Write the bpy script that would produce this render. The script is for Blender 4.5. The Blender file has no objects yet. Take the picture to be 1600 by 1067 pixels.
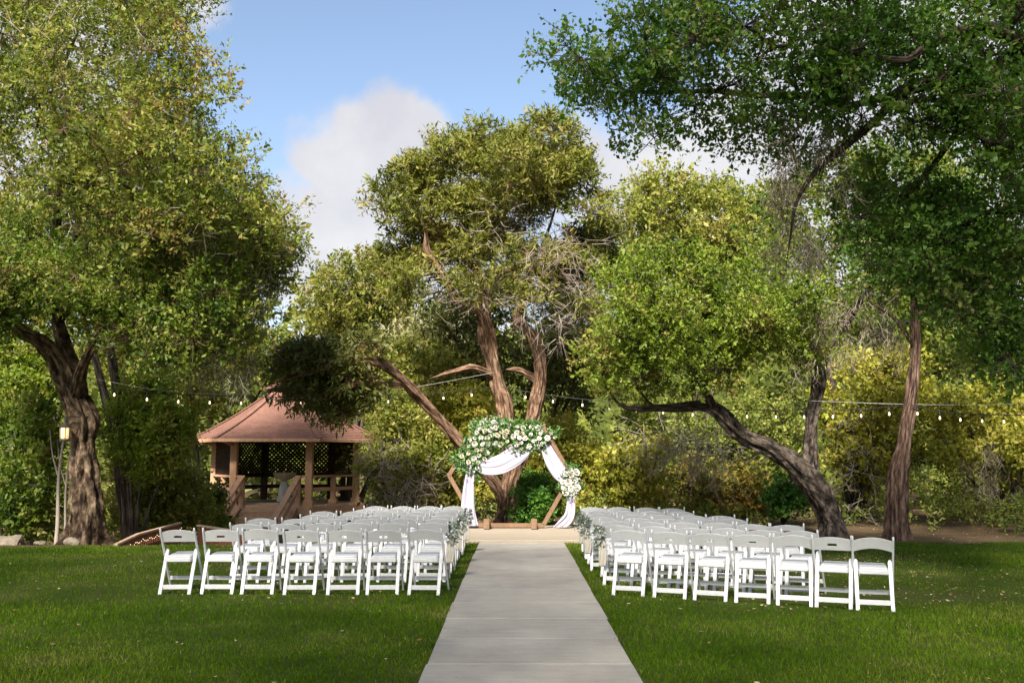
import bpy, bmesh, math, random
import numpy as np
from mathutils import Vector, Matrix, Quaternion

R = math.radians
rng = np.random.default_rng(11)
random.seed(5)
SC = bpy.context.scene
COL = SC.collection

# ------------------------------------------------------------------ camera
CAM_H = 1.6
PITCH = R(6.6)
FPX = 35.0 / 36.0 * 1600.0
cam_d = bpy.data.cameras.new('camera')
cam_d.lens = 35.0
cam_d.sensor_width = 36.0
cam_d.clip_end = 2000.0
cam = bpy.data.objects.new('camera', cam_d)
COL.objects.link(cam)
cam.location = (0, 0, CAM_H)
cam.rotation_euler = (R(90) + PITCH, 0, 0)
SC.camera = cam

# ------------------------------------------------------------------ sky, sun, exposure
SUN_EL = R(41)
SUN_AZ = R(193)            # compass-like angle from +Y towards +X: behind the camera, to its left
sun_vec = Vector((math.sin(SUN_AZ) * math.cos(SUN_EL), math.cos(SUN_AZ) * math.cos(SUN_EL), math.sin(SUN_EL)))
SC.view_settings.view_transform = 'Standard'
SC.view_settings.look = 'None'
SC.view_settings.gamma = 1.0
SC.view_settings.exposure = 1.47
SC.view_settings.use_curve_mapping = False
SC.cycles.use_denoising = True
SC.render.filter_size = 1.1
SC.cycles.max_bounces = 8
SC.cycles.diffuse_bounces = 5
SC.cycles.transmission_bounces = 4
SC.cycles.transparent_max_bounces = 6
SC.cycles.sample_clamp_indirect = 6.0

sun_d = bpy.data.lights.new('sun', 'SUN')
sun_d.energy = 5.0
sun_d.angle = R(8.0)
sun_d.color = (1.0, 0.93, 0.82)
sun = bpy.data.objects.new('sun', sun_d)
COL.objects.link(sun)
sun.location = sun_vec * 60
sun.rotation_euler = sun_vec.to_track_quat('Z', 'Y').to_euler()


def ray(px, py):
    cx = (px - 800.0) / FPX
    cy = (533.5 - py) / FPX
    return Vector((cx, math.cos(PITCH) - cy * math.sin(PITCH), math.sin(PITCH) + cy * math.cos(PITCH)))


def P(px, py, d):
    r = ray(px, py)
    return Vector((0, 0, CAM_H)) + r * (d / r.y)


def G(px, py, z=0.0):
    r = ray(px, py)
    return Vector((0, 0, CAM_H)) + r * ((z - CAM_H) / r.z)


world = bpy.data.worlds.new('World')
SC.world = world
world.use_nodes = True


def build_world():
    nt = world.node_tree
    nt.nodes.clear()
    N = nt.nodes.new
    L = nt.links.new
    out = N('ShaderNodeOutputWorld')
    bg = N('ShaderNodeBackground')
    bg.inputs['Strength'].default_value = 0.08
    sky = N('ShaderNodeTexSky')
    sky.sky_type = 'NISHITA'
    sky.sun_disc = False
    sky.sun_elevation = SUN_EL
    sky.sun_rotation = SUN_AZ
    sky.air_density = 1.0
    sky.dust_density = 1.2
    sky.ozone_density = 1.5
    tc = N('ShaderNodeTexCoord')

    def math_(op, a, b=None, clamp=False):
        m = N('ShaderNodeMath')
        m.operation = op
        m.use_clamp = clamp
        for i, v in enumerate((a, b)):
            if v is None:
                continue
            if isinstance(v, (int, float)):
                m.inputs[i].default_value = v
            else:
                L(v, m.inputs[i])
        return m.outputs[0]

    def noise(scale, detail, rough, off=(0, 0, 0), stretch=(1, 1, 1)):
        mp = N('ShaderNodeMapping')
        mp.inputs['Location'].default_value = off
        mp.inputs['Scale'].default_value = stretch
        L(tc.outputs['Generated'], mp.inputs[0])
        n = N('ShaderNodeTexNoise')
        n.inputs['Scale'].default_value = scale
        n.inputs['Detail'].default_value = detail
        n.inputs['Roughness'].default_value = rough
        L(mp.outputs[0], n.inputs['Vector'])
        return n.outputs['Fac']

    puff = noise(11, 10, 0.6)
    # cumulus heads: (pixel, pixel, radius in direction units)
    heads = [(560, 208, .05), (610, 196, .055), (655, 212, .05), (505, 255, .05), (600, 250, .085), (540, 262, .075), (655, 285, .09), (520, 365, .11), (600, 375, .12), (690, 340, .11),
             (455, 390, .09), (560, 420, .12),
             (290, -35, .06), (200, -15, .08), (100, 40, .1), (60, 330, .16), (150, 300, .13), (0, 150, .14), (930, 300, .10), (1000, 330, .12), (1100, 300, .13),
             (1330, 60, .12), (1250, 250, .15), (1450, 250, .16), (1560, 330, .14), (1250, 400, .15), (1400, 120, .16)]
    body = None
    for (px, py, rr) in heads:
        v = ray(px, py).normalized()
        d = N('ShaderNodeVectorMath')
        d.operation = 'DISTANCE'
        L(tc.outputs['Generated'], d.inputs[0])
        d.inputs[1].default_value = v
        k = math_('SUBTRACT', 1.0, math_('DIVIDE', d.outputs['Value'], rr * .88))
        body = k if body is None else math_('MAXIMUM', body, k)
    # the rest of the sky: scattered cumulus of the same sort
    rest = math_('MULTIPLY', math_('SUBTRACT', noise(2.6, 3, .5, (5.3, 2.7, 4.2)), .49), 4.0)
    body = math_('MAXIMUM', math_('MAXIMUM', body, rest), -0.8)
    dens = math_('ADD', body, math_('MULTIPLY', math_('SUBTRACT', puff, .5), 1.5))
    ramp = N('ShaderNodeMapRange')
    ramp.interpolation_type = 'SMOOTHSTEP'
    ramp.inputs['From Min'].default_value = 0.0
    ramp.inputs['From Max'].default_value = 0.5
    L(dens, ramp.inputs['Value'])
    # cloud shading put into the colour: noise blends grey and white
    shade = N('ShaderNodeMapRange')
    shade.inputs['From Min'].default_value = 0.35
    shade.inputs['From Max'].default_value = 0.65
    L(noise(7, 8, .55, (0.0, 0.0, .035)), shade.inputs['Value'])
    cc = N('ShaderNodeMix')
    cc.data_type = 'RGBA'
    cc.inputs['A'].default_value = (3.35, 3.25, 3.4, 1)
    cc.inputs['B'].default_value = (4.5, 4.35, 4.2, 1)
    L(shade.outputs[0], cc.inputs['Factor'])
    mix = N('ShaderNodeMix')
    mix.data_type = 'RGBA'
    L(math_('MULTIPLY', ramp.outputs[0], .88), mix.inputs['Factor'])
    hs = N('ShaderNodeHueSaturation')
    hs.inputs['Saturation'].default_value = 0.92
    hs.inputs['Value'].default_value = 1.0
    L(sky.outputs[0], hs.inputs['Color'])
    L(hs.outputs[0], mix.inputs['A'])
    L(cc.outputs['Result'], mix.inputs['B'])
    L(mix.outputs['Result'], bg.inputs['Color'])
    L(bg.outputs[0], out.inputs[0])


build_world()


# ------------------------------------------------------------------ materials
def new_mat(name):
    m = bpy.data.materials.new(name)
    m.use_nodes = True
    nt = m.node_tree
    return m, nt, nt.nodes['Principled BSDF']


def setp(b, rough=.6, spec=.3, metal=0):
    b.inputs['Roughness'].default_value = rough
    b.inputs['Specular IOR Level'].default_value = spec
    b.inputs['Metallic'].default_value = metal


def ramp_node(nt, cols, pos=None):
    r = nt.nodes.new('ShaderNodeValToRGB')
    e = r.color_ramp.elements
    n = len(cols)
    while len(e) < n:
        e.new(.5)
    for i, c in enumerate(cols):
        e[i].position = pos[i] if pos else i / (n - 1)
        e[i].color = (*c, 1)
    return r


def noise_mat(name, cols, scale=5, detail=6, rough=.7, spec=.25, stretch=(1, 1, 1), bump=.2, bscale=40, pos=None, attr=None, bdist=.01, fine=0.0, objrand=0.0):
    m, nt, b = new_mat(name)
    N, L = nt.nodes.new, nt.links.new
    mp = N('ShaderNodeMapping')
    mp.inputs['Scale'].default_value = stretch
    if attr:
        a = N('ShaderNodeAttribute')
        a.attribute_name = attr
        L(a.outputs['Vector'], mp.inputs[0])
    else:
        t = N('ShaderNodeTexCoord')
        L(t.outputs['Object'], mp.inputs[0])
    n = N('ShaderNodeTexNoise')
    n.inputs['Scale'].default_value = scale
    n.inputs['Detail'].default_value = detail
    n.inputs['Roughness'].default_value = .62
    L(mp.outputs[0], n.inputs['Vector'])
    r = ramp_node(nt, cols, pos)
    L(n.outputs['Fac'], r.inputs[0])
    col = r.outputs[0]
    n2 = N('ShaderNodeTexNoise')
    n2.inputs['Scale'].default_value = bscale
    n2.inputs['Detail'].default_value = 5
    L(mp.outputs[0], n2.inputs['Vector'])
    if fine:
        hv = N('ShaderNodeHueSaturation')
        mr = N('ShaderNodeMapRange')
        mr.inputs['From Min'].default_value = .3
        mr.inputs['From Max'].default_value = .7
        mr.inputs['To Min'].default_value = 1 - fine
        mr.inputs['To Max'].default_value = 1 + fine
        L(n2.outputs['Fac'], mr.inputs['Value'])
        L(mr.outputs[0], hv.inputs['Value'])
        L(col, hv.inputs['Color'])
        col = hv.outputs[0]
    if objrand:
        oi = N('ShaderNodeObjectInfo')
        mr = N('ShaderNodeMapRange')
        mr.inputs['To Min'].default_value = 1 - objrand
        mr.inputs['To Max'].default_value = 1 + objrand
        L(oi.outputs['Random'], mr.inputs['Value'])
        hv = N('ShaderNodeHueSaturation')
        L(mr.outputs[0], hv.inputs['Value'])
        L(col, hv.inputs['Color'])
        col = hv.outputs[0]
    L(col, b.inputs['Base Color'])
    if bump:
        bp = N('ShaderNodeBump')
        bp.inputs['Strength'].default_value = bump
        bp.inputs['Distance'].default_value = bdist
        L(n2.outputs['Fac'], bp.inputs['Height'])
        L(bp.outputs[0], b.inputs['Normal'])
    setp(b, rough, spec)
    return m


def bark_mat(name, cols, freq=14, bump=1.0, dist=.06):
    return noise_mat(name, cols, scale=freq, detail=8, rough=.9, spec=.12, bump=bump, bscale=freq * 1.6, attr='tuv', bdist=dist, pos=[.36, .46, .54, .66], fine=.5)


def leaf_mat(name, cols, trans=.3, rough=.5, spec=.25, nscale=.9):
    m, nt, b = new_mat(name)
    N, L = nt.nodes.new, nt.links.new
    a = N('ShaderNodeAttribute')
    a.attribute_name = 'rnd'
    t = N('ShaderNodeTexCoord')
    n = N('ShaderNodeTexNoise')
    n.inputs['Scale'].default_value = nscale
    n.inputs['Detail'].default_value = 3
    L(t.outputs['Object'], n.inputs['Vector'])
    mr = N('ShaderNodeMapRange')
    mr.inputs['From Min'].default_value = .3
    mr.inputs['From Max'].default_value = .7
    mr.inputs['To Min'].default_value = -.45
    mr.inputs['To Max'].default_value = .45
    L(n.outputs['Fac'], mr.inputs['Value'])
    ad = N('ShaderNodeMath')
    ad.use_clamp = True
    L(a.outputs['Fac'], ad.inputs[0])
    L(mr.outputs[0], ad.inputs[1])
    r = ramp_node(nt, cols)
    L(ad.outputs[0], r.inputs[0])
    L(r.outputs[0], b.inputs['Base Color'])
    setp(b, rough, spec)
    tr = N('ShaderNodeBsdfTranslucent')
    hs = N('ShaderNodeHueSaturation')
    hs.inputs['Value'].default_value = 1.25
    hs.inputs['Saturation'].default_value = 1.1
    L(r.outputs[0], hs.inputs['Color'])
    L(hs.outputs[0], tr.inputs['Color'])
    mx = N('ShaderNodeMixShader')
    mx.inputs[0].default_value = trans
    L(b.outputs[0], mx.inputs[1])
    L(tr.outputs[0], mx.inputs[2])
    L(mx.outputs[0], nt.nodes['Material Output'].inputs['Surface'])
    return m


def plain_mat(name, col, rough=.5, spec=.3, metal=0, emit=None, es=0, vary=.06, scale=8):
    c2 = tuple(max(0, c * (1 - vary * 2)) for c in col)
    c3 = tuple(min(1, c * (1 + vary)) for c in col)
    m = noise_mat(name, [c2, col, c3], scale=scale, rough=rough, spec=spec, bump=.03, bscale=60)
    b = m.node_tree.nodes['Principled BSDF']
    b.inputs['Metallic'].default_value = metal
    if emit:
        b.inputs['Emission Color'].default_value = (*emit, 1)
        b.inputs['Emission Strength'].default_value = es
    return m


M = {}
M['ground'] = noise_mat('woodland_floor', [(.035, .024, .014), (.075, .05, .028), (.125, .085, .046), (.07, .062, .022)], scale=1.6, detail=10, rough=.95, spec=.1, bump=.8, bscale=25, bdist=.03, fine=.4)
M['lawn'] = noise_mat('lawn_soil', [(.034, .048, .009), (.05, .066, .012), (.075, .074, .025), (.13, .095, .05)], scale=.9, detail=9, rough=.95, spec=.05, bump=.6, bscale=60, bdist=.02, pos=[.25, .5, .66, .8], fine=.35)
M['grass'] = leaf_mat('grass_blade', [(.045, .098, .003), (.072, .146, .005), (.108, .192, .008), (.155, .215, .016), (.30, .28, .085)], trans=.35, rough=.7, spec=.05, nscale=.45)
M['litter'] = leaf_mat('fallen_leaf', [(.13, .07, .03), (.3, .18, .07), (.5, .38, .2), (.6, .52, .36)], trans=.1, rough=.8)
M['concrete'] = noise_mat('brushed_concrete', [(.33, .298, .26), (.43, .392, .345), (.48, .438, .385)], scale=2.2, detail=9, rough=.9, spec=.15, bump=.15, bscale=120, fine=.07, objrand=.02)


def weather(m, lo=.72, hi=1.07, spots=.5):
    """broad stains and small dark spots, continuous across the slabs"""
    nt = m.node_tree
    N, L = nt.nodes.new, nt.links.new
    b = nt.nodes['Principled BSDF']
    src = b.inputs['Base Color'].links[0].from_socket
    g = N('ShaderNodeNewGeometry')
    fac = None
    for sc_, det, f0, f1, t0, t1, st in ((.9, 12, .3, .7, lo, hi, (1, .6, 1)), (5.0, 8, .35, .7, .9, 1.05, (.5, 2.2, 1)), (26, 2, .66, .74, 1.0, spots, (1, 1, 1))):
        mp = N('ShaderNodeMapping')
        mp.inputs['Scale'].default_value = st
        L(g.outputs['Position'], mp.inputs[0])
        n = N('ShaderNodeTexNoise')
        n.inputs['Scale'].default_value = sc_
        n.inputs['Detail'].default_value = det
        n.inputs['Roughness'].default_value = .65
        L(mp.outputs[0], n.inputs['Vector'])
        r = N('ShaderNodeMapRange')
        for k_, v_ in (('From Min', f0), ('From Max', f1), ('To Min', t0), ('To Max', t1)):
            r.inputs[k_].default_value = v_
        L(n.outputs['Fac'], r.inputs['Value'])
        if fac is None:
            fac = r.outputs[0]
        else:
            mm = N('ShaderNodeMath')
            mm.operation = 'MULTIPLY'
            L(fac, mm.inputs[0])
            L(r.outputs[0], mm.inputs[1])
            fac = mm.outputs[0]
    hv = N('ShaderNodeHueSaturation')
    L(src, hv.inputs['Color'])
    L(fac, hv.inputs['Value'])
    L(hv.outputs[0], b.inputs['Base Color'])


weather(M['concrete'])
M['pad'] = noise_mat('pale_concrete', [(.24, .20, .15), (.29, .245, .19), (.33, .28, .22)], scale=1.5, detail=9, rough=.9, spec=.15, bump=.15, bscale=90, fine=.06)
M['joint'] = noise_mat('joint_filler', [(.13, .11, .09), (.2, .18, .15)], scale=9, rough=.95)
M['chair'] = plain_mat('white_resin', (.63, .63, .64), rough=.45, spec=.35, vary=.07, scale=14)
M['bark_oak'] = bark_mat('oak_bark', [(.012, .008, .005), (.05, .033, .021), (.105, .072, .047), (.19, .14, .095)], freq=9)
M['bark_grey'] = bark_mat('grey_oak_bark', [(.010, .008, .007), (.034, .026, .021), (.07, .055, .044), (.13, .105, .086)], freq=11)
M['bark_jun'] = bark_mat('juniper_bark', [(.03, .016, .010), (.105, .06, .037), (.175, .108, .07), (.28, .195, .135)], freq=16, dist=.04)
M['bark_red'] = bark_mat('cedar_bark', [(.018, .011, .008), (.07, .042, .031), (.125, .078, .057), (.2, .14, .105)], freq=15, dist=.04)
M['twig'] = noise_mat('dead_twig', [(.14, .11, .085), (.3, .25, .21), (.42, .37, .33)], scale=3, rough=.9, spec=.1, bump=0)
M['moss'] = leaf_mat('hanging_moss', [(.10, .085, .055), (.17, .145, .095), (.25, .22, .16)], trans=.2, rough=.9, spec=.05)
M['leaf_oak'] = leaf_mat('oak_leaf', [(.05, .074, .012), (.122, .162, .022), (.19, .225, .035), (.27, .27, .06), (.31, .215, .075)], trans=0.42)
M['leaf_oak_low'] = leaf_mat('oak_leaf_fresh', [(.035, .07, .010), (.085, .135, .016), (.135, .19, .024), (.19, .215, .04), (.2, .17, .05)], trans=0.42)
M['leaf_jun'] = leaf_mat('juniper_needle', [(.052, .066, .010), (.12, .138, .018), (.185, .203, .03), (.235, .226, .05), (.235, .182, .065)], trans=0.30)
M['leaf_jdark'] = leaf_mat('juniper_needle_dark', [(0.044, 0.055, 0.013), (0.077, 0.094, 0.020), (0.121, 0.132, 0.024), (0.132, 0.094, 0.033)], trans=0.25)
M['leaf_bright'] = leaf_mat('fresh_oak_leaf', [(.06, .09, .012), (.13, .19, .020), (.19, .265, .028), (.25, .28, .05), (.24, .19, .06)], trans=0.42)
M['leaf_deep'] = leaf_mat('elm_leaf', [(.035, .085, .012), (.06, .135, .017), (.095, .185, .024), (.135, .21, .04), (.17, .17, .05)], trans=0.42)
M['leaf_yellow'] = leaf_mat('yellow_shrub_leaf', [(.12, .125, .016), (.23, .235, .03), (.325, .325, .045), (.37, .345, .06), (.35, .265, .07)], trans=0.40)
M['leaf_lime'] = leaf_mat('lime_tree_leaf', [(.10, .125, .02), (.185, .21, .032), (.26, .28, .05), (.31, .29, .075), (.3, .24, .09)], trans=0.40)
M['leaf_sage'] = leaf_mat('sage_shrub_leaf', [(.14, .145, .07), (.24, .24, .10), (.33, .325, .14), (.36, .32, .18)], trans=.2)
M['leaf_box'] = leaf_mat('round_shrub_leaf', [(.022, .07, .010), (.045, .12, .015), (.075, .18, .02), (.12, .22, .03)], trans=.25)
M['leaf_woods'] = leaf_mat('woodland_leaf', [(.065, .085, .016), (.12, .15, .024), (.185, .215, .036), (.24, .235, .06)], trans=0.30, nscale=.2)
M['leaf_rust'] = leaf_mat('rusty_shrub_leaf', [(.11, .11, .02), (.18, .18, .03), (.24, .19, .035), (.28, .13, .035)], trans=.25)
M['roof'] = noise_mat('wood_shingle', [(.10, .046, .034), (.165, .083, .062), (.215, .115, .088), (.26, .155, .122)], scale=2.4, detail=10, rough=.85, spec=.15, bump=.5, bscale=22, stretch=(1, 1, 2.5), bdist=.02, fine=.22)
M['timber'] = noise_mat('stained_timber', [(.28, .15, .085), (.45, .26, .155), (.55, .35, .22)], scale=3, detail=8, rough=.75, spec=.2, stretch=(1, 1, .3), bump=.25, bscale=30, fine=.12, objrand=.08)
M['timber_shaded'] = noise_mat('shaded_timber', [(.02, .012, .008), (.045, .027, .018), (.07, .045, .03)], scale=4, rough=.8, spec=.15, bump=.2)  # gazebo timber again, with the shade under roof and deck put into its colour
M['deck'] = noise_mat('deck_board', [(.28, .19, .12), (.42, .31, .2), (.5, .39, .27)], scale=3, rough=.85, spec=.15, stretch=(4, 1, 1), bump=.2, fine=.1, objrand=.1)
M['redfence'] = noise_mat('redwood_picket', [(.09, .035, .022), (.17, .07, .042), (.24, .11, .065)], scale=5, rough=.85, spec=.1, stretch=(1, 1, .2), bump=.25, fine=.15, objrand=.18)
M['rail'] = noise_mat('weathered_rail', [(.26, .17, .11), (.38, .27, .19), (.46, .35, .26)], scale=4, rough=.85, spec=.1, bump=.2, fine=.1)
M['archwood'] = noise_mat('arch_beam_wood', [(.09, .052, .03), (.16, .096, .058), (.22, .14, .088)], scale=5, detail=8, rough=.7, spec=.2, stretch=(1, 1, .25), bump=.2, fine=.15)
M['drape'] = plain_mat('lilac_white_chiffon', (.335, .31, .39), rough=.7, spec=.1, vary=.02)
M['cloth'] = plain_mat('white_cloth', (.7, .7, .72), rough=.8, spec=.1, vary=.03)
M['stonebowl'] = plain_mat('pale_stone', (.46, .40, .33), rough=.85, spec=.1, vary=.12)
M['rose_w'] = plain_mat('white_rose_petal', (.50, .485, .43), rough=.6, spec=.2, vary=.05)
M['rose_c'] = plain_mat('cream_rose_petal', (.48, .41, .32), rough=.6, spec=.2, vary=.06)
M['rose_p'] = plain_mat('blush_rose_petal', (.53, .41, .36), rough=.6, spec=.2, vary=.06)
M['garland'] = leaf_mat('garland_leaf', [(.03, .085, .018), (.06, .15, .03), (.09, .2, .045), (.17, .27, .12)], trans=.2)
M['euca'] = leaf_mat('eucalyptus_leaf', [(.09, .13, .085), (.15, .2, .13), (.24, .28, .2), (.42, .44, .36)], trans=.2)
M['filler'] = leaf_mat('filler_petal', [(.45, .45, .41), (.56, .56, .53), (.62, .62, .6)], trans=.2)
M['ribbon'] = plain_mat('cream_ribbon', (.56, .52, .44), rough=.7, spec=.15)
M['iron'] = plain_mat('black_iron', (.02, .018, .016), rough=.5, spec=.4)
M['glow'] = plain_mat('lit_lantern_glass', (.8, .55, .25), rough=.3, emit=(1, .62, .25), es=.32)
M['bulb'] = plain_mat('lit_bulb', (.9, .8, .6), rough=.2, emit=(1, .74, .45), es=.9)
M['wire'] = plain_mat('black_cord', (.03, .03, .03), rough=.6)
M['steel'] = plain_mat('galvanised_cable', (.42, .41, .4), rough=.45, spec=.5)
M['rock'] = noise_mat('limestone_rock', [(.09, .07, .05), (.2, .165, .125), (.33, .28, .22)], scale=4, rough=.95, bump=.6, bscale=14, bdist=.03, fine=.2)


# ------------------------------------------------------------------ object helpers
def tag(o, label, cat, group=None):
    o['label'] = label
    o['category'] = cat
    if group:
        o['group'] = group
    return o


def structure(o):
    o['kind'] = 'structure'
    return o


def stuff(o):
    o['kind'] = 'stuff'
    return o


def empty(name, loc=(0, 0, 0), rz=0.0):
    o = bpy.data.objects.new(name, None)
    o.empty_display_size = .2
    COL.objects.link(o)
    o.location = loc
    o.rotation_euler = (0, 0, rz)
    return o


def link(name, me, mat=None, parent=None, loc=None):
    o = bpy.data.objects.new(name, me)
    COL.objects.link(o)
    if mat and not me.materials:
        me.materials.append(M[mat] if isinstance(mat, str) else mat)
    if parent is not None:
        o.parent = parent
    if loc is not None:
        o.location = loc
    return o


def mesh_np(name, V, F, mat, rnd=None, tuv=None, smooth=False):
    """V (n,3); F (m,k) all the same k."""
    V = np.asarray(V, dtype=np.float32)
    F = np.asarray(F, dtype=np.int32)
    me = bpy.data.meshes.new(name)
    n, (m, k) = len(V), F.shape
    me.vertices.add(n)
    me.vertices.foreach_set('co', V.ravel())
    me.loops.add(m * k)
    me.loops.foreach_set('vertex_index', F.ravel())
    me.polygons.add(m)
    me.polygons.foreach_set('loop_start', np.arange(0, m * k, k, dtype=np.int32))
    if smooth:
        me.polygons.foreach_set('use_smooth', np.ones(m, dtype=bool))
    me.update(calc_edges=True)
    if rnd is not None:
        a = me.attributes.new('rnd', 'FLOAT', 'FACE')
        a.data.foreach_set('value', np.asarray(rnd, dtype=np.float32))
    if tuv is not None:
        a = me.attributes.new('tuv', 'FLOAT_VECTOR', 'POINT')
        a.data.foreach_set('vector', np.asarray(tuv, dtype=np.float32).ravel())
    me.materials.append(M[mat] if isinstance(mat, str) else mat)
    return me


def bm_mesh(name, bm, mat, smooth=False):
    me = bpy.data.meshes.new(name)
    bm.normal_update()
    bm.to_mesh(me)
    bm.free()
    if smooth:
        for p in me.polygons:
            p.use_smooth = True
    me.materials.append(M[mat] if isinstance(mat, str) else mat)
    return me


def add_box(bm, c, s, rot=None, bevel=0.0):
    g = bmesh.ops.create_cube(bm, size=1.0)
    vs = g['verts']
    for v in vs:
        v.co = Vector((v.co.x * s[0], v.co.y * s[1], v.co.z * s[2]))
    if bevel:
        es = list({e for v in vs for e in v.link_edges})
        r = bmesh.ops.bevel(bm, geom=es, offset=bevel, segments=1, affect='EDGES')
        vs = list({v for f in r['faces'] for v in f.verts} | {v for v in vs if v.is_valid})
    Mx = Matrix.Translation(Vector(c))
    if rot is not None:
        Mx = Mx @ rot.to_matrix().to_4x4() if not isinstance(rot, Matrix) else Mx @ rot.to_4x4()
    for v in vs:
        v.co = Mx @ v.co
    return vs


def add_beam(bm, a, b, w, h, bevel=0.0, up=(0, 0, 1), ext=0.0):
    """box from a to b; w across, h along 'up'."""
    a, b = Vector(a), Vector(b)
    d = b - a
    ln = d.length
    z = d.normalized()
    u = Vector(up)
    if abs(u.dot(z)) > .95:
        u = Vector((0, 1, 0))
    x = u.cross(z).normalized()
    y = z.cross(x)
    rot = Matrix((x, y, z)).transposed()
    return add_box(bm, (a + b) / 2, (w, h, ln + 2 * ext), rot, bevel)


def beam_mesh(name, a, b, w, h, mat, bevel=0.0, up=(0, 0, 1), ext=0.0):
    bm = bmesh.new()
    add_beam(bm, a, b, w, h, bevel, up, ext)
    return bm_mesh(name, bm, mat)


def smoothstep(a, b, x):
    t = np.clip((x - a) / (b - a), 0, 1)
    return t * t * (3 - 2 * t)


def terrain(x, y):
    x = np.asarray(x, dtype=float)
    y = np.asarray(y, dtype=float)
    z = -0.95 * smoothstep(18.4, 22.5, y) * smoothstep(3.0, 6.0, -x) * (1 - smoothstep(40, 60, y))
    z = z + 2.5 * smoothstep(40, 110, y)
    z = z + 0.05 * np.sin(x * .7 + 1) * np.sin(y * .55) * smoothstep(19.5, 23, y)
    return z


def tz(x, y):
    return float(terrain(x, y))


# ------------------------------------------------------------------ ground, lawn, path, pad
def grid_sheet(name, xs, ys, mat, dz=0.0, keep=None):
    X, Y = np.meshgrid(xs, ys)
    Z = terrain(X, Y) + dz
    V = np.stack([X.ravel(), Y.ravel(), Z.ravel()], 1)
    nx, ny = len(xs), len(ys)
    i = np.arange(ny - 1)[:, None] * nx + np.arange(nx - 1)[None, :]
    F = np.stack([i, i + 1, i + nx + 1, i + nx], -1).reshape(-1, 4)
    if keep is not None:
        c = V[F].mean(1)
        F = F[keep(c[:, 0], c[:, 1])]
    return mesh_np(name, V, F, mat, smooth=True)


gx = np.unique(np.concatenate([np.linspace(-400, -30, 14), np.linspace(-30, 30, 81), np.linspace(30, 400, 14)]))
gy = np.unique(np.concatenate([np.linspace(-150, 0, 11), np.linspace(0, 15, 11), np.linspace(15, 45, 61), np.linspace(45, 600, 30)]))
structure(link('ground', grid_sheet('ground', gx, gy, 'ground')))


def lawn_edge(x):
    """how far the turf reaches (y) at a given x"""
    x = np.asarray(x, dtype=float)
    e = 18.35 + .25 * np.sin(x * 1.3) + .15 * np.sin(x * 3.1 + 1)
    e = np.where(x > 3, 18.9 + .2 * np.sin(x * 2.1) + .1 * np.sin(x * 5), e)
    e = np.where((x > -2.4) & (x < 2.7), 18.75, e)
    e = np.where(x < -6.6, 18.0 + .12 * np.sin(x * 2.3), e)
    return e


PATH_W = 1.57


def path_c(y):
    return .13 + (y - 7) * .0042


lx = np.linspace(-26, 26, 131)
ly = np.unique(np.concatenate([np.linspace(-22, 16, 20), np.linspace(16, 20, 33)]))


def lawn_keep(x, y):
    return (y < lawn_edge(x))


structure(link('lawn', grid_sheet('lawn', lx, ly, 'lawn', .012, lawn_keep)))

pm = bmesh.new()
add_box(pm, (path_c(6), 6.4, -.035), (PATH_W - .02, 25, .09))
path = structure(link('path', bm_mesh('path_bed', pm, 'joint')))
slab_me = None
y0 = G(830, 1045).y
PITCH_S = 1.075
k0 = -13
ys_ = [y0 + PITCH_S * k for k in range(k0, 11)]
for a, b in zip(ys_[:-1], ys_[1:]):
    b = min(b, 18.87)
    if a >= 18.8:
        break
    bm = bmesh.new()
    add_box(bm, (0, 0, 0), (PATH_W + random.uniform(-.012, .012), b - a - .012, .07), bevel=.005)
    link('slab', bm_mesh('slab', bm, 'concrete'), parent=path, loc=(path_c((a + b) / 2), (a + b) / 2, .005 + random.uniform(-.001, .001)))

pb = bmesh.new()
add_box(pb, (.15, 20.9, .0), (4.7, 4.05, .12), bevel=.012)
structure(link('ceremony_pad', bm_mesh('ceremony_pad', pb, 'pad')))


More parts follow.
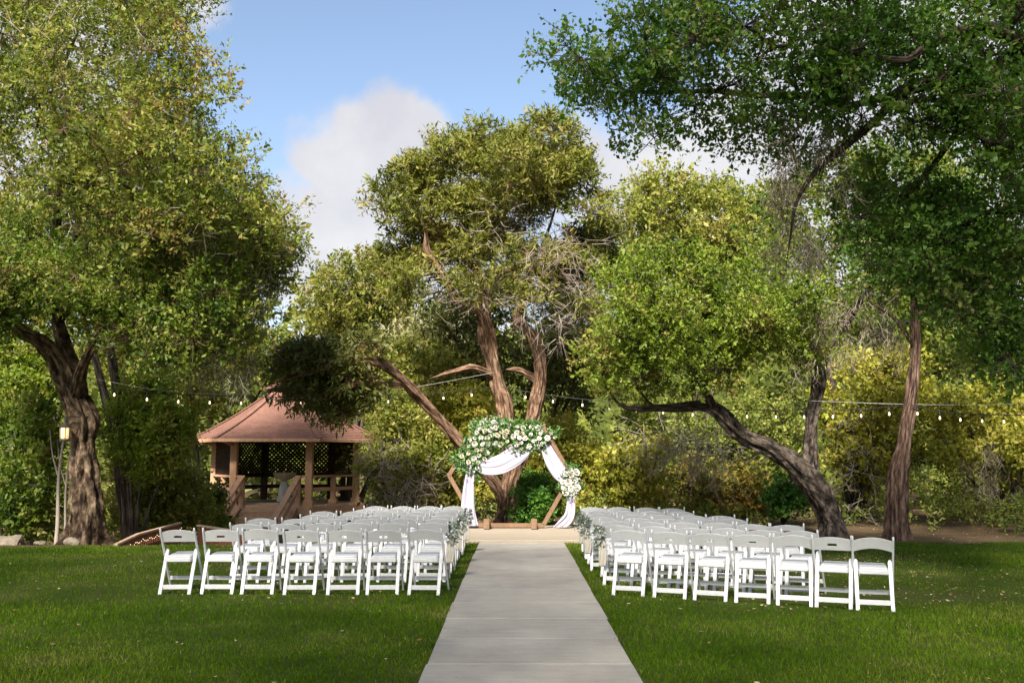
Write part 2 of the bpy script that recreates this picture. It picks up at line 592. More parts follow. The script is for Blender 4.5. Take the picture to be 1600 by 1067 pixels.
# ------------------------------------------------------------------ grass and litter
def make_grass():
    pts = []
    for (ya, yb, dens) in ((5.2, 8.5, 2150), (8.5, 11, 1550), (11, 14, 1050), (14, 18.8, 800)):
        xm = .56 * yb + 1.6
        n = int((yb - ya) * 2 * xm * dens)
        x = rng.uniform(-xm, xm, n)
        y = rng.uniform(ya, yb, n)
        ok = (y < lawn_edge(x) + rng.normal(0, .12, n))
        ok &= np.abs(x - path_c(y)) > PATH_W / 2 - .035 + rng.exponential(.03, n)
        pts.append(np.stack([x[ok], y[ok]], 1))
    p = np.concatenate(pts)
    n = len(p)
    # worn places: thin turf between the chairs
    w = np.sin(p[:, 0] * 1.9 + 2 * np.sin(p[:, 1] * .9)) * np.sin(p[:, 1] * 2.3 + np.sin(p[:, 0] * 1.3)) * .5 + .5
    inrow = smoothstep(10.2, 11.6, p[:, 1]) * (1 - smoothstep(17, 18.5, p[:, 1])) * smoothstep(1.2, 2.4, np.abs(p[:, 0] - .1))
    inrow *= np.where(p[:, 0] > 0, 1.0, .75) * (1 - smoothstep(5.5, 7.5, np.abs(p[:, 0])))
    keep = rng.uniform(0, 1, n) > inrow * (.5 + .5 * w)
    p = p[keep]
    n = len(p)
    z = terrain(p[:, 0], p[:, 1]) + .01
    patch = (np.sin(p[:, 0] * 1.1 + np.sin(p[:, 1] * .8) * 2) + np.sin(p[:, 1] * 1.4 + 1.7 * np.sin(p[:, 0] * .6))) * .25 + .5
    h = (.022 + .022 * rng.random(n)) * (.75 + .5 * patch)
    a = rng.uniform(0, 2 * np.pi, n)
    wd = rng.uniform(.005, .009, n) * (1 + .05 * p[:, 1])
    lean = rng.uniform(.1, .9, n)
    la = rng.uniform(0, 2 * np.pi, n)
    B = np.stack([p[:, 0], p[:, 1], z], 1)
    S = np.stack([np.cos(a), np.sin(a), np.zeros(n)], 1) * wd[:, None] * .5
    T = B + np.stack([np.cos(la) * lean * h, np.sin(la) * lean * h, h], 1)
    V = np.stack([B - S, B + S, T], 1).reshape(-1, 3)
    F = np.arange(3 * n).reshape(n, 3)
    rnd = np.clip(rng.beta(2.2, 3.0, n) * .8 + .15 * (patch - .5) + np.where(rng.random(n) < .06, .4, 0) + .35 * smoothstep(.78, 1.0, patch) * rng.random(n), 0, 1)
    o = stuff(link('grass', mesh_np('grass', V, F, 'grass', rnd=rnd)))
    tag(o, 'short green lawn grass on both sides of the concrete path', 'grass')


make_grass()


def leaf_quads(C, D, Nn, Ls, Ws, fold=.15):
    """diamond leaves from base C along D"""
    S = np.cross(D, Nn)
    S /= (np.linalg.norm(S, axis=1, keepdims=True) + 1e-9)
    Nn = np.cross(S, D)
    mid = C + D * (Ls * .45)[:, None] - Nn * (Ws * fold)[:, None]
    V = np.stack([C, mid + S * (Ws * .5)[:, None], C + D * Ls[:, None], mid - S * (Ws * .5)[:, None]], 1).reshape(-1, 3)
    F = np.arange(4 * len(C)).reshape(-1, 4)
    return V, F


def unit(n):
    v = rng.normal(size=(n, 3))
    return v / np.linalg.norm(v, axis=1, keepdims=True)


def norm(v):
    return v / (np.linalg.norm(v, axis=1, keepdims=True) + 1e-9)


def make_litter():
    n = 5200
    x = np.concatenate([rng.normal(4.3, 1.9, 1000), rng.normal(-3, 2, 300), rng.uniform(-9, 10, 160), rng.uniform(-16, 16, n - 1460)])
    y = np.concatenate([rng.uniform(10.5, 18.5, 1000), rng.uniform(11, 18.5, 300), rng.uniform(5, 11, 160), rng.uniform(18.3, 34, n - 1460)])
    ok = (np.abs(x - path_c(y)) > PATH_W / 2 + .02) | (y > 19)
    ok &= ~((y > 18.7) & (y < 23.2) & (np.abs(x - .15) < 2.5)) | (rng.random(n) < .0)
    x, y = x[ok], y[ok]
    n = len(x)
    zz = terrain(x, y) + np.where(y < 18.3, .028, .012) + rng.uniform(0, .008, n)
    D = norm(np.stack([rng.normal(size=n), rng.normal(size=n), rng.normal(0, .12, n)], 1))
    Nn = norm(np.stack([rng.normal(0, .35, n), rng.normal(0, .35, n), np.ones(n)], 1))
    s = rng.uniform(.025, .06, n)
    V, F = leaf_quads(np.stack([x, y, zz], 1), D, Nn, s, s * .55, .25)
    o = stuff(link('leaf_litter', mesh_np('leaf_litter', V, F, 'litter', rnd=rng.random(n))))
    tag(o, 'scattered dry tan fallen leaves on turf and woodland floor', 'leaves')


make_litter()


# ------------------------------------------------------------------ chairs
def rbox_leg(a, b, w, t, bevel=.004):
    bm = bmesh.new()
    add_beam(bm, a, b, w, t, bevel)
    return bm


def make_chair_meshes():
    D = {}
    post_top = Vector((0, -.215, .785))
    post_bot = Vector((0, .215, 0.0))

    def post_y(z):
        return post_bot.y + (post_top.y - post_bot.y) * z / post_top.z
    # back posts with a rounded knob
    for nm, sx in (('pl', -1), ('pr', 1)):
        bm = bmesh.new()
        off = Vector((sx * .213, 0, 0))
        add_beam(bm, post_bot + off, post_top + off, .021, .034, .005, up=(0, 1, 0))
        g = bmesh.ops.create_uvsphere(bm, u_segments=8, v_segments=5, radius=.0145)
        for v in g['verts']:
            v.co = Vector((v.co.x * .9, v.co.y, v.co.z * 1.2)) + post_top + off + Vector((0, 0, .008))
        # pivot boss where the legs cross
        add_box(bm, (sx * .2, post_y(.43), .43), (.02, .03, .03), bevel=.006)
        D[nm] = bm_mesh('back_post', bm, 'chair')
    # rear legs: broad, flat, with a rounded head
    hi = Vector((0, -.015, .535))
    lo = Vector((0, -.25, 0.0))
    for nm, sx in (('ll', -1), ('lr', 1)):
        bm = bmesh.new()
        d = (hi - lo).normalized()
        nrm = Vector((1, 0, 0)).cross(d)
        prof = []
        w = .0205
        ln = (hi - lo).length
        prof += [(-w, 0), (w, 0), (w * 1.05, ln * .5), (w * 1.1, ln - .03)]
        for k in range(1, 6):
            a = math.pi * k / 6
            prof.append((w * 1.1 * math.cos(a), ln - .03 + .03 * math.sin(a)))
        prof += [(-w * 1.1, ln - .03), (-w * 1.05, ln * .5)]
        vs = [bm.verts.new(lo + Vector((sx * .182 + p[0], 0, 0)) + d * p[1]) for p in prof]
        f = bm.faces.new(vs)
        r = bmesh.ops.extrude_face_region(bm, geom=[f])
        for v in r['geom']:
            if isinstance(v, bmesh.types.BMVert):
                v.co += nrm * .022
        bmesh.ops.recalc_face_normals(bm, faces=bm.faces)
        bmesh.ops.bevel(bm, geom=list(bm.edges), offset=.003, segments=1, affect='EDGES')
        D[nm] = bm_mesh('rear_leg', bm, 'chair')
    # seat: shell with a padded top and a deep apron
    bm = bmesh.new()
    add_box(bm, (0, .02, .425), (.316, .38, .055), bevel=.010)
    vs = add_box(bm, (0, .025, .458), (.30, .36, .03), bevel=.012)
    for v in vs:
        v.co.z += .008 * (1 - (v.co.x / .17) ** 2) if v.co.z > .455 else 0
    for v in bm.verts:
        v.co.z += (v.co.y - .03) * .06
    D['seat'] = bm_mesh('seat', bm, 'chair')
    bm = bmesh.new()
    zc = .092
    yc = lo.y + (hi.y - lo.y) * zc / hi.z
    add_beam(bm, (-.162, yc, zc), (.162, yc, zc), .02, .056, .004)
    for v in bm.verts:
        pass
    D['cross'] = bm_mesh('crossbar', bm, 'chair')
    bm = bmesh.new()
    add_beam(bm, (-.203, post_y(.165), .165), (.203, post_y(.165), .165), .018, .05, .004)
    D['cross2'] = bm_mesh('crossbar', bm, 'chair')

    def back(slot):
        bm = bmesh.new()
        nu, nv = 16, 3
        grid = {}
        for i in range(nu + 1):
            u = -1 + 2 * i / nu
            arch = (1 - u * u)
            zt = .752 + (.030 if slot else .040) * arch
            zb = .632 + (.004 if slot else .040) * arch
            for j in range(nv + 1):
                fv = (0, .30, .52, 1)[j]
                z = zb + (zt - zb) * fv
                y = post_y(z) - .026 * arch + .004
                grid[i, j] = bm.verts.new((u * .203, y, z))
        fs = []
        for i in range(nu):
            for j in range(nv):
                if slot and j == 1 and 6 <= i <= 9:
                    continue
                fs.append(bm.faces.new((grid[i, j], grid[i + 1, j], grid[i + 1, j + 1], grid[i, j + 1])))
        r = bmesh.ops.extrude_face_region(bm, geom=fs)
        for v in r['geom']:
            if isinstance(v, bmesh.types.BMVert):
                v.co += Vector((0, .019, .004))
        bmesh.ops.recalc_face_normals(bm, faces=bm.faces)
        return bm_mesh('backrest', bm, 'chair')
    D['back_slot'] = back(True)
    D['back_plain'] = back(False)
    return D


CH = make_chair_meshes()
for k_ in ('back_slot', 'back_plain'):
    for p_ in CH[k_].polygons:
        p_.use_smooth = False
for me_ in CH.values():
    me_.transform(Matrix.Scale(.945, 4))
ORD = ['', 'first', 'second', 'third', 'fourth', 'fifth', 'sixth', 'seventh']


def chair(x, y, rz, slot, label, group):
    t = empty('folding_chair', (x, y, .012 + tz(x, y)), rz)
    tag(t, label, 'chair', group)
    t.rotation_euler = (R(random.uniform(-.8, .8)), R(random.uniform(-.8, .8)), rz)
    t.location.z -= .004
    for nm, key in (('backrest', 'back_slot' if slot else 'back_plain'), ('back_post', 'pl'), ('back_post', 'pr'), ('rear_leg', 'll'), ('rear_leg', 'lr'),
                    ('seat', 'seat'), ('crossbar', 'cross'), ('crossbar', 'cross2')):
        link(nm, CH[key], parent=t)
    return t


# px of each back, top-of-back py at the first and the last of them; row 1 is the one farthest from the arch
left_rows = [([664, 599, 538, 471, 405, 343, 278], 826, 825.5),
             ([674, 613, 557, 500, 444, 385], 815.5, 816),
             ([685, 630, 573, 518, 463, 408], 808.8, 809),
             ([692, 643, 593, 542, 491], 803.2, 803.5),
             ([697, 651, 602, 553, 505], 798, 798),
             ([706, 660, 617, 572], 793.7, 794),
             ([709, 671, 629, 588], 789.8, 790)]
right_rows = [([981, 1045, 1108, 1173, 1238, 1299, 1363], 826.5, 839),
              ([965, 1023, 1080, 1137, 1193, 1250], 818.5, 828),
              ([960, 1013, 1066, 1121, 1175, 1230], 811.6, 818),
              ([943, 996, 1043, 1091, 1143], 806.6, 809.5),
              ([937, 984, 1031, 1080, 1126], 801.3, 804),
              ([932, 977, 1017, 1063], 797.0, 798.2),
              ([926, 966, 1009, 1050], 791.0, 792.4)]
slots = {('l', 0): [0, 1, 1, 1, 0, 1, 1], ('r', 0): [0, 1, 1, 1, 0, 1, 0], ('r', 2): [1, 1, 1, 0, 1, 1], ('r', 3): [1, 1, 1, 0, 0], ('l', 1): [0, 0, 0, 0, 1, 1]}
CHAIR_AT = {}
for side, rows in (('l', left_rows), ('r', right_rows)):
    for ri, (pxs, pa, pb_) in enumerate(rows):
        n = len(pxs)
        pts = []
        for i, px in enumerate(pxs):
            py = pa + (pb_ - pa) * i / (n - 1)
            g = G(px, py, .765)
            pts.append(g)
        ang = math.atan2(pts[-1].y - pts[0].y, pts[-1].x - pts[0].x)
        if side == 'l':
            ang = math.atan2(pts[0].y - pts[-1].y, pts[0].x - pts[-1].x)
        for i, g in enumerate(pts):
            rz = ang * .8 + R(random.uniform(-4, 4))
            if (side, ri, i) == ('l', 0, 0):
                rz -= R(6)
            if (side, ri, i) == ('r', 0, 6):
                rz += R(3)
            if (side, ri, i) == ('r', 0, 0):
                rz -= R(2)
            # the back's top stands .21 m behind the chair's middle
            x = g.x - .208 * math.sin(rz)
            y = g.y + .208 * math.cos(rz)
            row_from_arch = 7 - ri
            where = 'on the gazebo side' if side == 'l' else 'on the cedar side'
            rowtxt = ('%s row from the arch' % ORD[row_from_arch]) if row_from_arch > 1 else 'row closest to the arch'
            if row_from_arch == 7:
                rowtxt = 'row farthest from the arch'
            seat = 'aisle seat' if i == 0 else '%s seat from aisle' % ORD[i + 1]
            s = slots.get((side, ri), None)
            slot = bool(s[i]) if s else (random.random() < .45)
            c = chair(x, y, rz, slot, 'white folding chair, %s %s, %s' % (rowtxt, where, seat), 'white folding chairs in rows')
            CHAIR_AT[side, ri, i] = (x, y, rz)


# ------------------------------------------------------------------ tubes and trees
def tube_arrays(pts, rads, sides, rough=0.0, seed=0, flare=False):
    """pts (n,3) rads (n) -> V, F(quads), tuv"""
    pts = np.asarray(pts, float)
    rads = np.asarray(rads, float)
    n = len(pts)
    T = np.gradient(pts, axis=0)
    T = norm(T)
    ref = np.array([0.31, 0.17, 0.93]) if abs(T[0] @ np.array([.31, .17, .93])) < .9 else np.array([1.0, .1, 0])
    A = np.zeros_like(pts)
    a = ref - T[0] * (ref @ T[0])
    a /= np.linalg.norm(a)
    for i in range(n):
        a = a - T[i] * (a @ T[i])
        a /= np.linalg.norm(a) + 1e-9
        A[i] = a
    B = np.cross(T, A)
    th = np.linspace(0, 2 * np.pi, sides, endpoint=False)
    ln = np.concatenate([[0], np.cumsum(np.linalg.norm(np.diff(pts, axis=0), axis=1))])
    rr = np.repeat(rads[:, None], sides, 1)
    if rough:
        r0 = np.random.default_rng(seed)
        for k in range(9):
            f = r0.integers(2, 9)
            q = r0.uniform(.6, 4.0)
            ph = r0.uniform(0, 6.28)
            tw = r0.uniform(-1.2, 1.2)
            rr = rr * (1 + rough * r0.uniform(.15, .55) / (1 + .12 * f) * np.sin(f * (th[None, :] + tw * ln[:, None] * .4) + np.sin(q * ln[:, None] + ph) * 1.3 + ph))
        if sides >= 20:
            for f in (11, 17, 23):
                ph = r0.uniform(0, 6.28)
                wv = np.sin(ln[:, None] * r0.uniform(3, 6) + 2 * np.sin(th[None, :] * 3 + ph)) + np.sin(ln[:, None] * r0.uniform(7, 13) + ph)
                q = np.sin(f * th[None, :] + 1.1 * wv)
                rr = rr * (1 + .035 * (1 - 2 * np.abs(q) ** .7) * rough / .3)
    if flare:
        fl = np.exp(-ln / .35) * .55
        r0 = np.random.default_rng(seed + 1)
        rr = rr * (1 + fl[:, None] * (1 + .5 * np.sin(4 * th[None, :] + r0.uniform(0, 6))))
    V = pts[:, None, :] + rr[:, :, None] * (np.cos(th)[None, :, None] * A[:, None, :] + np.sin(th)[None, :, None] * B[:, None, :])
    tuv = np.stack([np.broadcast_to(np.cos(th)[None, :] * rads.max(), (n, sides)), np.broadcast_to(np.sin(th)[None, :] * rads.max(), (n, sides)), np.broadcast_to((ln * (.5 if sides >= 60 else .22))[:, None], (n, sides))], -1)
    i = np.arange(n - 1)[:, None] * sides
    j = np.arange(sides)[None, :]
    j2 = (j + 1) % sides
    F = np.stack([i + j, i + j2, i + sides + j2, i + sides + j], -1).reshape(-1, 4)
    # close the far end to a point
    return V.reshape(-1, 3), F, tuv.reshape(-1, 3)


def smooth_poly(ctrl, per=5):
    """Catmull-Rom through rows of (x,y,z,r)"""
    c = np.asarray(ctrl, float)
    if len(c) == 2:
        t = np.linspace(0, 1, per + 1)[:, None]
        return c[0] * (1 - t) + c[1] * t
    c = np.vstack([2 * c[0] - c[1], c, 2 * c[-1] - c[-2]])
    out = []
    for i in range(1, len(c) - 2):
        for k in range(per):
            t = k / per
            p0, p1, p2, p3 = c[i - 1], c[i], c[i + 1], c[i + 2]
            out.append(.5 * (2 * p1 + (p2 - p0) * t + (2 * p0 - 5 * p1 + 4 * p2 - p3) * t * t + (-p0 + 3 * p1 - 3 * p2 + p3) * t ** 3))
    out.append(c[-2])
    out = np.array(out)
    out[:, 3] = np.maximum(out[:, 3], .004)
    return out


def limb_px(rows):
    """rows of (px, py, depth, width in px) -> world (x,y,z,r)"""
    o = []
    for (px, py, d, w) in rows:
        p = P(px, py, d)
        o.append((p.x, p.y, p.z, w / FPX * d * .5))
    return o


class Geo:
    def __init__(self):
        self.V, self.F, self.T, self.n = [], [], [], 0

    def add(self, V, F, T=None):
        self.V.append(V)
        self.F.append(F + self.n)
        self.T.append(T if T is not None else np.zeros((len(V), 3)))
        self.n += len(V)

    def mesh(self, name, mat, smooth=True):
        return mesh_np(name, np.vstack(self.V), np.vstack(self.F), mat, tuv=np.vstack(self.T), smooth=smooth)


def in_poly(px, py, poly):
    poly = np.asarray(poly, float)
    x0, y0 = poly[:, 0], poly[:, 1]
    x1, y1 = np.roll(x0, -1), np.roll(y0, -1)
    c = ((y0[None] > py[:, None]) != (y1[None] > py[:, None])) & (px[:, None] < (x1 - x0)[None] * (py[:, None] - y0[None]) / (y1 - y0 + 1e-9)[None] + x0[None])
    return c.sum(1) % 2 == 1


def edge_dist(px, py, poly):
    poly = np.asarray(poly, float)
    a = poly
    b = np.roll(poly, -1, 0)
    p = np.stack([px, py], 1)
    ab = b - a
    t = np.clip(((p[:, None] - a[None]) * ab[None]).sum(-1) / ((ab ** 2).sum(-1) + 1e-9)[None], 0, 1)
    q = a[None] + t[..., None] * ab[None]
    return np.sqrt(((p[:, None] - q) ** 2).sum(-1)).min(1)


def poly_clumps(poly, d, thick, r, n, inset=.55, spread=.62):
    """clump centres inside a crown: outline in pixels at depth d, real depth given by thick"""
    poly = np.asarray(poly, float)
    lo, hi = poly.min(0), poly.max(0)
    got = []
    rpx = r * FPX / d
    tries = 0
    while len(got) < n and tries < 60:
        tries += 1
        k = 400
        px = rng.uniform(lo[0], hi[0], k)
        py = rng.uniform(lo[1], hi[1], k)
        ok = in_poly(px, py, poly)
        ed = edge_dist(px, py, poly)
        ok &= ed > rpx * inset
        mx = max(rpx * 2.2, np.percentile(ed[ok], 90) if ok.any() else 1)
        for i in np.nonzero(ok)[0]:
            dd = d + rng.uniform(-1, 1) * thick * math.sqrt(min(1, ed[i] / mx))
            p = np.array(P(px[i], py[i], dd))
            sc = spread * r * (1 - .5 * tries / 60)
            if got and np.min(np.linalg.norm(np.array([g[:3] for g in got]) - p, axis=1)) < sc:
                continue
            got.append((*p, r * rng.uniform(.7, 1.25)))
            if len(got) >= n:
                break
    return np.array(got)


def tri_tubes(A, B, ra, rb):
    """three-sided straight twigs A->B"""
    n = len(A)
    D = norm(B - A)
    X = norm(np.cross(D, unit(n)))
    Y = np.cross(D, X)
    V = np.zeros((n, 6, 3))
    for k in range(3):
        o = math.cos(k * 2.094) * X + math.sin(k * 2.094) * Y
        V[:, k] = A + o * ra[:, None]
        V[:, 3 + k] = B + o * rb[:, None]
    F = []
    base = np.arange(n)[:, None] * 6
    for k in range(3):
        k2 = (k + 1) % 3
        F.append(base + np.array([k, k2, 3 + k2, 3 + k])[None])
    T = np.repeat((A * .5)[:, None, :], 6, 1)
    return V.reshape(-1, 3), np.concatenate(F), T.reshape(-1, 3)


def connect(nodes, clumps, jit=.18, rmin=.011):
    """grow branches from limb nodes (x,y,z,r) out to the clumps. returns list of smooth polylines"""
    nodes = [np.array(n) for n in nodes]
    P0 = np.array([n[:3] for n in nodes])
    par = [-1] * len(nodes)
    nlimb = len(nodes)
    dmin = np.array([np.min(np.linalg.norm(P0 - c[:3], axis=1)) for c in clumps])
    order = np.argsort(dmin)
    pts = [p for p in P0]
    segs = []
    for ci in order:
        c = clumps[ci][:3]
        arr = np.array(pts)
        dv = c - arr
        dist = np.linalg.norm(dv, axis=1)
        # prefer nodes lower than the target: branches run upwards and outwards
        cost = dist * (1 + .35 * np.clip(-dv[:, 2] / (dist + 1e-6), 0, 1))
        b = int(np.argmin(cost))
        L = dist[b]
        m = max(2, int(L / .35) + 1)
        prev = b
        start = arr[b]
        sag = rng.normal(0, jit * L * .35, 3)
        chain = [b]
        for k in range(1, m + 1):
            t = k / m
            q = start * (1 - t) + c * t + sag * math.sin(math.pi * t) + (rng.normal(0, .04, 3) if k < m else 0) + np.array([0, 0, .10 * L * math.sin(math.pi * t)])
            pts.append(q)
            par.append(prev)
            prev = len(pts) - 1
            chain.append(prev)
        segs.append(chain)
    cnt = np.zeros(len(pts))
    for s in segs:
        cnt[s[-1]] += 1
    for i in range(len(pts) - 1, nlimb - 1, -1):
        if par[i] >= 0:
            cnt[par[i]] += cnt[i]
    out = []
    for s in segs:
        poly = []
        for j, i in enumerate(s):
            k = cnt[s[1]] if j == 0 else cnt[i]
            rr = rmin * max(1, k) ** .5
            if s[0] < nlimb:
                rr = min(rr, max(rmin, nodes[s[0]][3] * .8))
            poly.append((*pts[i], rr))
        poly[-1] = (*poly[-1][:3], rmin * .5)
        out.append(np.array(poly))
    return out


def foliage(clumps, n_sprig, leaves, L=.05, W=.022, sl=.3, up=.35, flat=.75, shell=.45, droop=0.0, lz=.5, twig=.3, outw=.6, bunch=1.0):
    """sprigs of small leaves in each clump. returns leaf V,F,rnd and twig arrays"""
    nc = len(clumps)
    reps = np.maximum(4, (n_sprig * (clumps[:, 3] / clumps[:, 3].mean()) ** 2).astype(int))
    C = np.repeat(clumps[:, :3], reps, 0)
    Rr = np.repeat(clumps[:, 3], reps)
    S = len(C)
    dirv = unit(S)
    # sub-clumps: bunch the sprigs so that gaps open between them
    nb = 9
    bd = unit(nc * nb).reshape(nc, nb, 3)
    pick = rng.integers(0, nb, S)
    cid = np.repeat(np.arange(nc), reps)
    dirv = norm(dirv * .55 + bd[cid, pick] * (.75 * bunch))
    u = rng.random(S) ** shell
    off = dirv * (u * Rr)[:, None]
    off[:, 2] *= flat
    B = C + off
    T = norm(dirv * outw + unit(S) * .6 + np.array([0, 0, up - droop])[None])
    ls = sl * rng.uniform(.6, 1.3, S)
    k = leaves
    t = (np.arange(k) + .6) / k
    pos = B[:, None, :] + T[:, None, :] * (ls[:, None] * t[None, :])[..., None] + rng.normal(0, .012, (S, k, 3))
    side = norm(np.cross(T, unit(S)))
    side2 = np.cross(T, side)
    ang = (np.arange(k) * 2.4)[None, :] + rng.uniform(0, 6.28, S)[:, None]
    rad = side[:, None, :] * np.cos(ang)[..., None] + side2[:, None, :] * np.sin(ang)[..., None]
    D = rad * .8 + T[:, None, :] * .55 + rng.normal(0, .25, (S, k, 3))
    D[..., 2] -= droop * .4
    D = norm(D.reshape(-1, 3))
    n = len(D)
    Nn = norm(unit(n) * .75 + np.array([0, 0, lz])[None])
    bad = np.abs((Nn * D).sum(1)) > .95
    Nn[bad] = unit(bad.sum())
    sz = np.clip(rng.lognormal(-.08, .32, n), .4, 1.8)
    Ls = L * sz
    Ws = W * sz * rng.uniform(.8, 1.2, n)
    V, F = leaf_quads(pos.reshape(-1, 3), D, Nn, Ls, Ws)
    tone = np.repeat(np.clip(rng.normal(.44, .18, S), 0, 1), k)
    rnd = np.clip(tone + rng.normal(0, .16, n), 0, 1)
    tw = None
    if twig:
        sel = rng.random(S) < twig
        A = B[sel]
        # twig from inside the clump to the sprig's tip
        st = C[sel] + (A - C[sel]) * (.02 * rng.random(sel.sum()))[:, None]
        E = A + T[sel] * (ls[sel] * .9)[:, None]
        m = sel.sum()
        g1 = tri_tubes(st, A, np.full(m, .006), np.full(m, .0045))
        g2 = tri_tubes(A, E, np.full(m, .0045), np.full(m, .002))
        tw = (g1, g2)
    return V, F, rnd, tw


TRI = {'leaf': 0}


def tree(name, label, cat, base, limbs, crowns, bark, trunk_sides=14, rough=.28, extra=None, group=None, conn=True, rmin=.011):
    """limbs: list of world rows (x,y,z,r), the first is the trunk. crowns: list of dict(clumps, mat, params)"""
    root = empty(name, base)
    tag(root, label, cat, group)
    off = np.array([base[0], base[1], base[2]])
    g = Geo()
    nodes = []
    for i, lm in enumerate(limbs):
        sp = smooth_poly(lm, 12 if lm[0][3] > .12 and lm[0][1] > 8 else 6)
        tp = np.linspace(0, 1, len(sp))
        sp[:, 3] *= 1 - .85 * np.clip((tp - .75) / .25, 0, 1)
        V, F, T = tube_arrays(sp[:, :3] - off, sp[:, 3], trunk_sides if sp[0, 3] > .06 else 7, rough=rough, seed=i * 7 + len(name), flare=(i == 0))
        g.add(V, F, T)
        start = 0 if i else len(sp) // 3
        for r_ in sp[start:]:
            nodes.append(r_)
    if conn:
        allc = np.vstack([c['clumps'] for c in crowns if c.get('conn', True)])
        for poly in connect(nodes, allc, rmin=rmin):
            V, F, T = tube_arrays(poly[:, :3] - off, poly[:, 3], 5, rough=0)
            g.add(V, F, T)
    twg = Geo()
    for c in crowns:
        V, F, rnd, tw = foliage(c['clumps'], **c['p'])
        link(c.get('name', 'crown'), mesh_np('crown', V - off, F, c['mat'], rnd=rnd), parent=root)
        TRI['leaf'] += len(F) * 2
        if tw:
            for q in tw:
                g.add(q[0] - off, q[1], q[2])
    if extra:
        for e in extra:
            e(root, off)
    link('trunk', g.mesh('trunk', bark), parent=root)
    return root


def bare_twigs(clumps, per, ln=.5, droop=.4, mat='twig', rad=.006, name='dead_twigs'):
    """fine leafless branchwork: short forking twigs"""
    def f(root, off):
        C = np.repeat(clumps[:, :3], per, 0)
        Rr = np.repeat(clumps[:, 3], per)
        n = len(C)
        d = unit(n)
        A = C + d * (Rr * rng.random(n) ** .5)[:, None]
        T = norm(d * .6 + unit(n) * .6 + np.array([0, 0, -droop])[None])
        g = Geo()
        l1 = ln * rng.uniform(.5, 1.2, n)
        Mid = A + T * (l1 * .5)[:, None]
        T2 = norm(T + unit(n) * .5)
        E = Mid + T2 * (l1 * .5)[:, None]
        V, F, Tt = tri_tubes(A - off, Mid - off, np.full(n, rad), np.full(n, rad * .7))
        g.add(V, F, Tt)
        V, F, Tt = tri_tubes(Mid - off, E - off, np.full(n, rad * .7), np.full(n, rad * .25))
        g.add(V, F, Tt)
        for s in range(2):
            T3 = norm(T + unit(n) * .9)
            E3 = Mid + T3 * (l1 * .4)[:, None]
            V, F, Tt = tri_tubes(Mid - off, E3 - off, np.full(n, rad * .55), np.full(n, rad * .2))
            g.add(V, F, Tt)
        stuff(link(name, g.mesh(name, mat, smooth=False), parent=root))
    return f


def moss(clumps, per, name='hanging_moss', ln=.09):
    """ball moss and drooping lichen: thin strands hanging off the limbs"""
    def f(root, off):
        C = np.repeat(clumps[:, :3], per, 0)
        Rr = np.repeat(clumps[:, 3], per)
        n = len(C)
        o = unit(n) * (Rr * rng.random(n) ** .6)[:, None]
        o[:, 2] *= 1.6
        B = C + o
        D = norm(unit(n) * .55 + np.array([0, 0, -.8])[None])
        V, F = leaf_quads(B - off, D, unit(n), ln * rng.uniform(.5, 1.5, n), np.full(n, .012))
        stuff(link(name, mesh_np(name, V, F, 'moss', rnd=rng.random(n)), parent=root))
        TRI['leaf'] += len(F) * 2
    return f


def ell_clumps(c, rad, n, r, spread=.55):
    got = []
    c = np.array(c)
    rad = np.array(rad)
    for t in range(4000):
        v = unit(1)[0] * rng.random() ** .4
        p = c + v * rad
        if got and min(np.linalg.norm(np.array(q[:3]) - p) for q in got) < spread * r * (1 - t / 5000):
            continue
        got.append((*p, r * rng.uniform(.7, 1.25)))
        if len(got) >= n:
            break
    return np.array(got)


# --- big live oak by the gazebo
OD = 19.0
oak_base = G(134, 846)
oak_limbs = [
    limb_px([(136, 850, OD, 46), (135, 800, OD, 42), (132, 740, OD, 40), (129, 690, OD, 36), (130, 655, OD, 38), (112, 612, OD, 33), (90, 565, OD, 30), (64, 535, OD, 25), (30, 515, OD, 20), (2, 480, OD, 15), (-40, 400, OD, 11), (-60, 300, OD + .5, 7)]),
    limb_px([(132, 665, OD, 26), (122, 600, OD + .4, 22), (95, 520, OD + .8, 18), (80, 430, OD + 1, 16), (90, 330, OD + 1, 13), (110, 220, OD + 1, 9), (130, 110, OD + 1, 6), (150, 20, OD + 1, 4)]),
    limb_px([(118, 622, OD, 20), (135, 560, OD - .6, 16), (170, 515, OD - 1, 14), (215, 535, OD - 1.2, 13), (260, 565, OD - 1.3, 11), (310, 560, OD - 1.3, 7)]),
    limb_px([(92, 500, OD + .8, 14), (150, 430, OD + .2, 13), (220, 360, OD - .3, 11), (290, 395, OD - .5, 12), (340, 405, OD - .5, 9), (400, 385, OD - .5, 6), (450, 370, OD - .5, 4)]),
    limb_px([(84, 430, OD + 1, 13), (140, 330, OD + 1, 10), (210, 240, OD + .5, 8), (280, 180, OD + .4, 6), (320, 110, OD + .4, 4)]),
]
oak_limbs[0][0] = (oak_base.x, oak_base.y, -.15, oak_limbs[0][0][3])
c_top = poly_clumps([(-70, -80), (290, -80), (335, 10), (300, 60), (345, 110), (345, 170), (395, 180), (428, 235), (432, 290), (455, 330), (495, 365), (470, 405), (380, 410), (300, 420), (200, 400), (100, 360), (0, 330), (-70, 330)], OD - .9, 2.8, .72, 120, spread=.55)
c_low = poly_clumps([(-130, 330), (20, 350), (140, 380), (240, 410), (330, 420), (400, 440), (440, 480), (410, 560), (350, 590), (280, 570), (200, 575), (170, 500), (60, 480), (-20, 540), (-130, 560)], OD - .8, 2.4, .68, 84, spread=.5)
c_mid = poly_clumps([(150, 330), (260, 320), (380, 330), (470, 370), (480, 430), (420, 470), (300, 470), (180, 430)], OD + .4, 1.6, .62, 34, spread=.5)
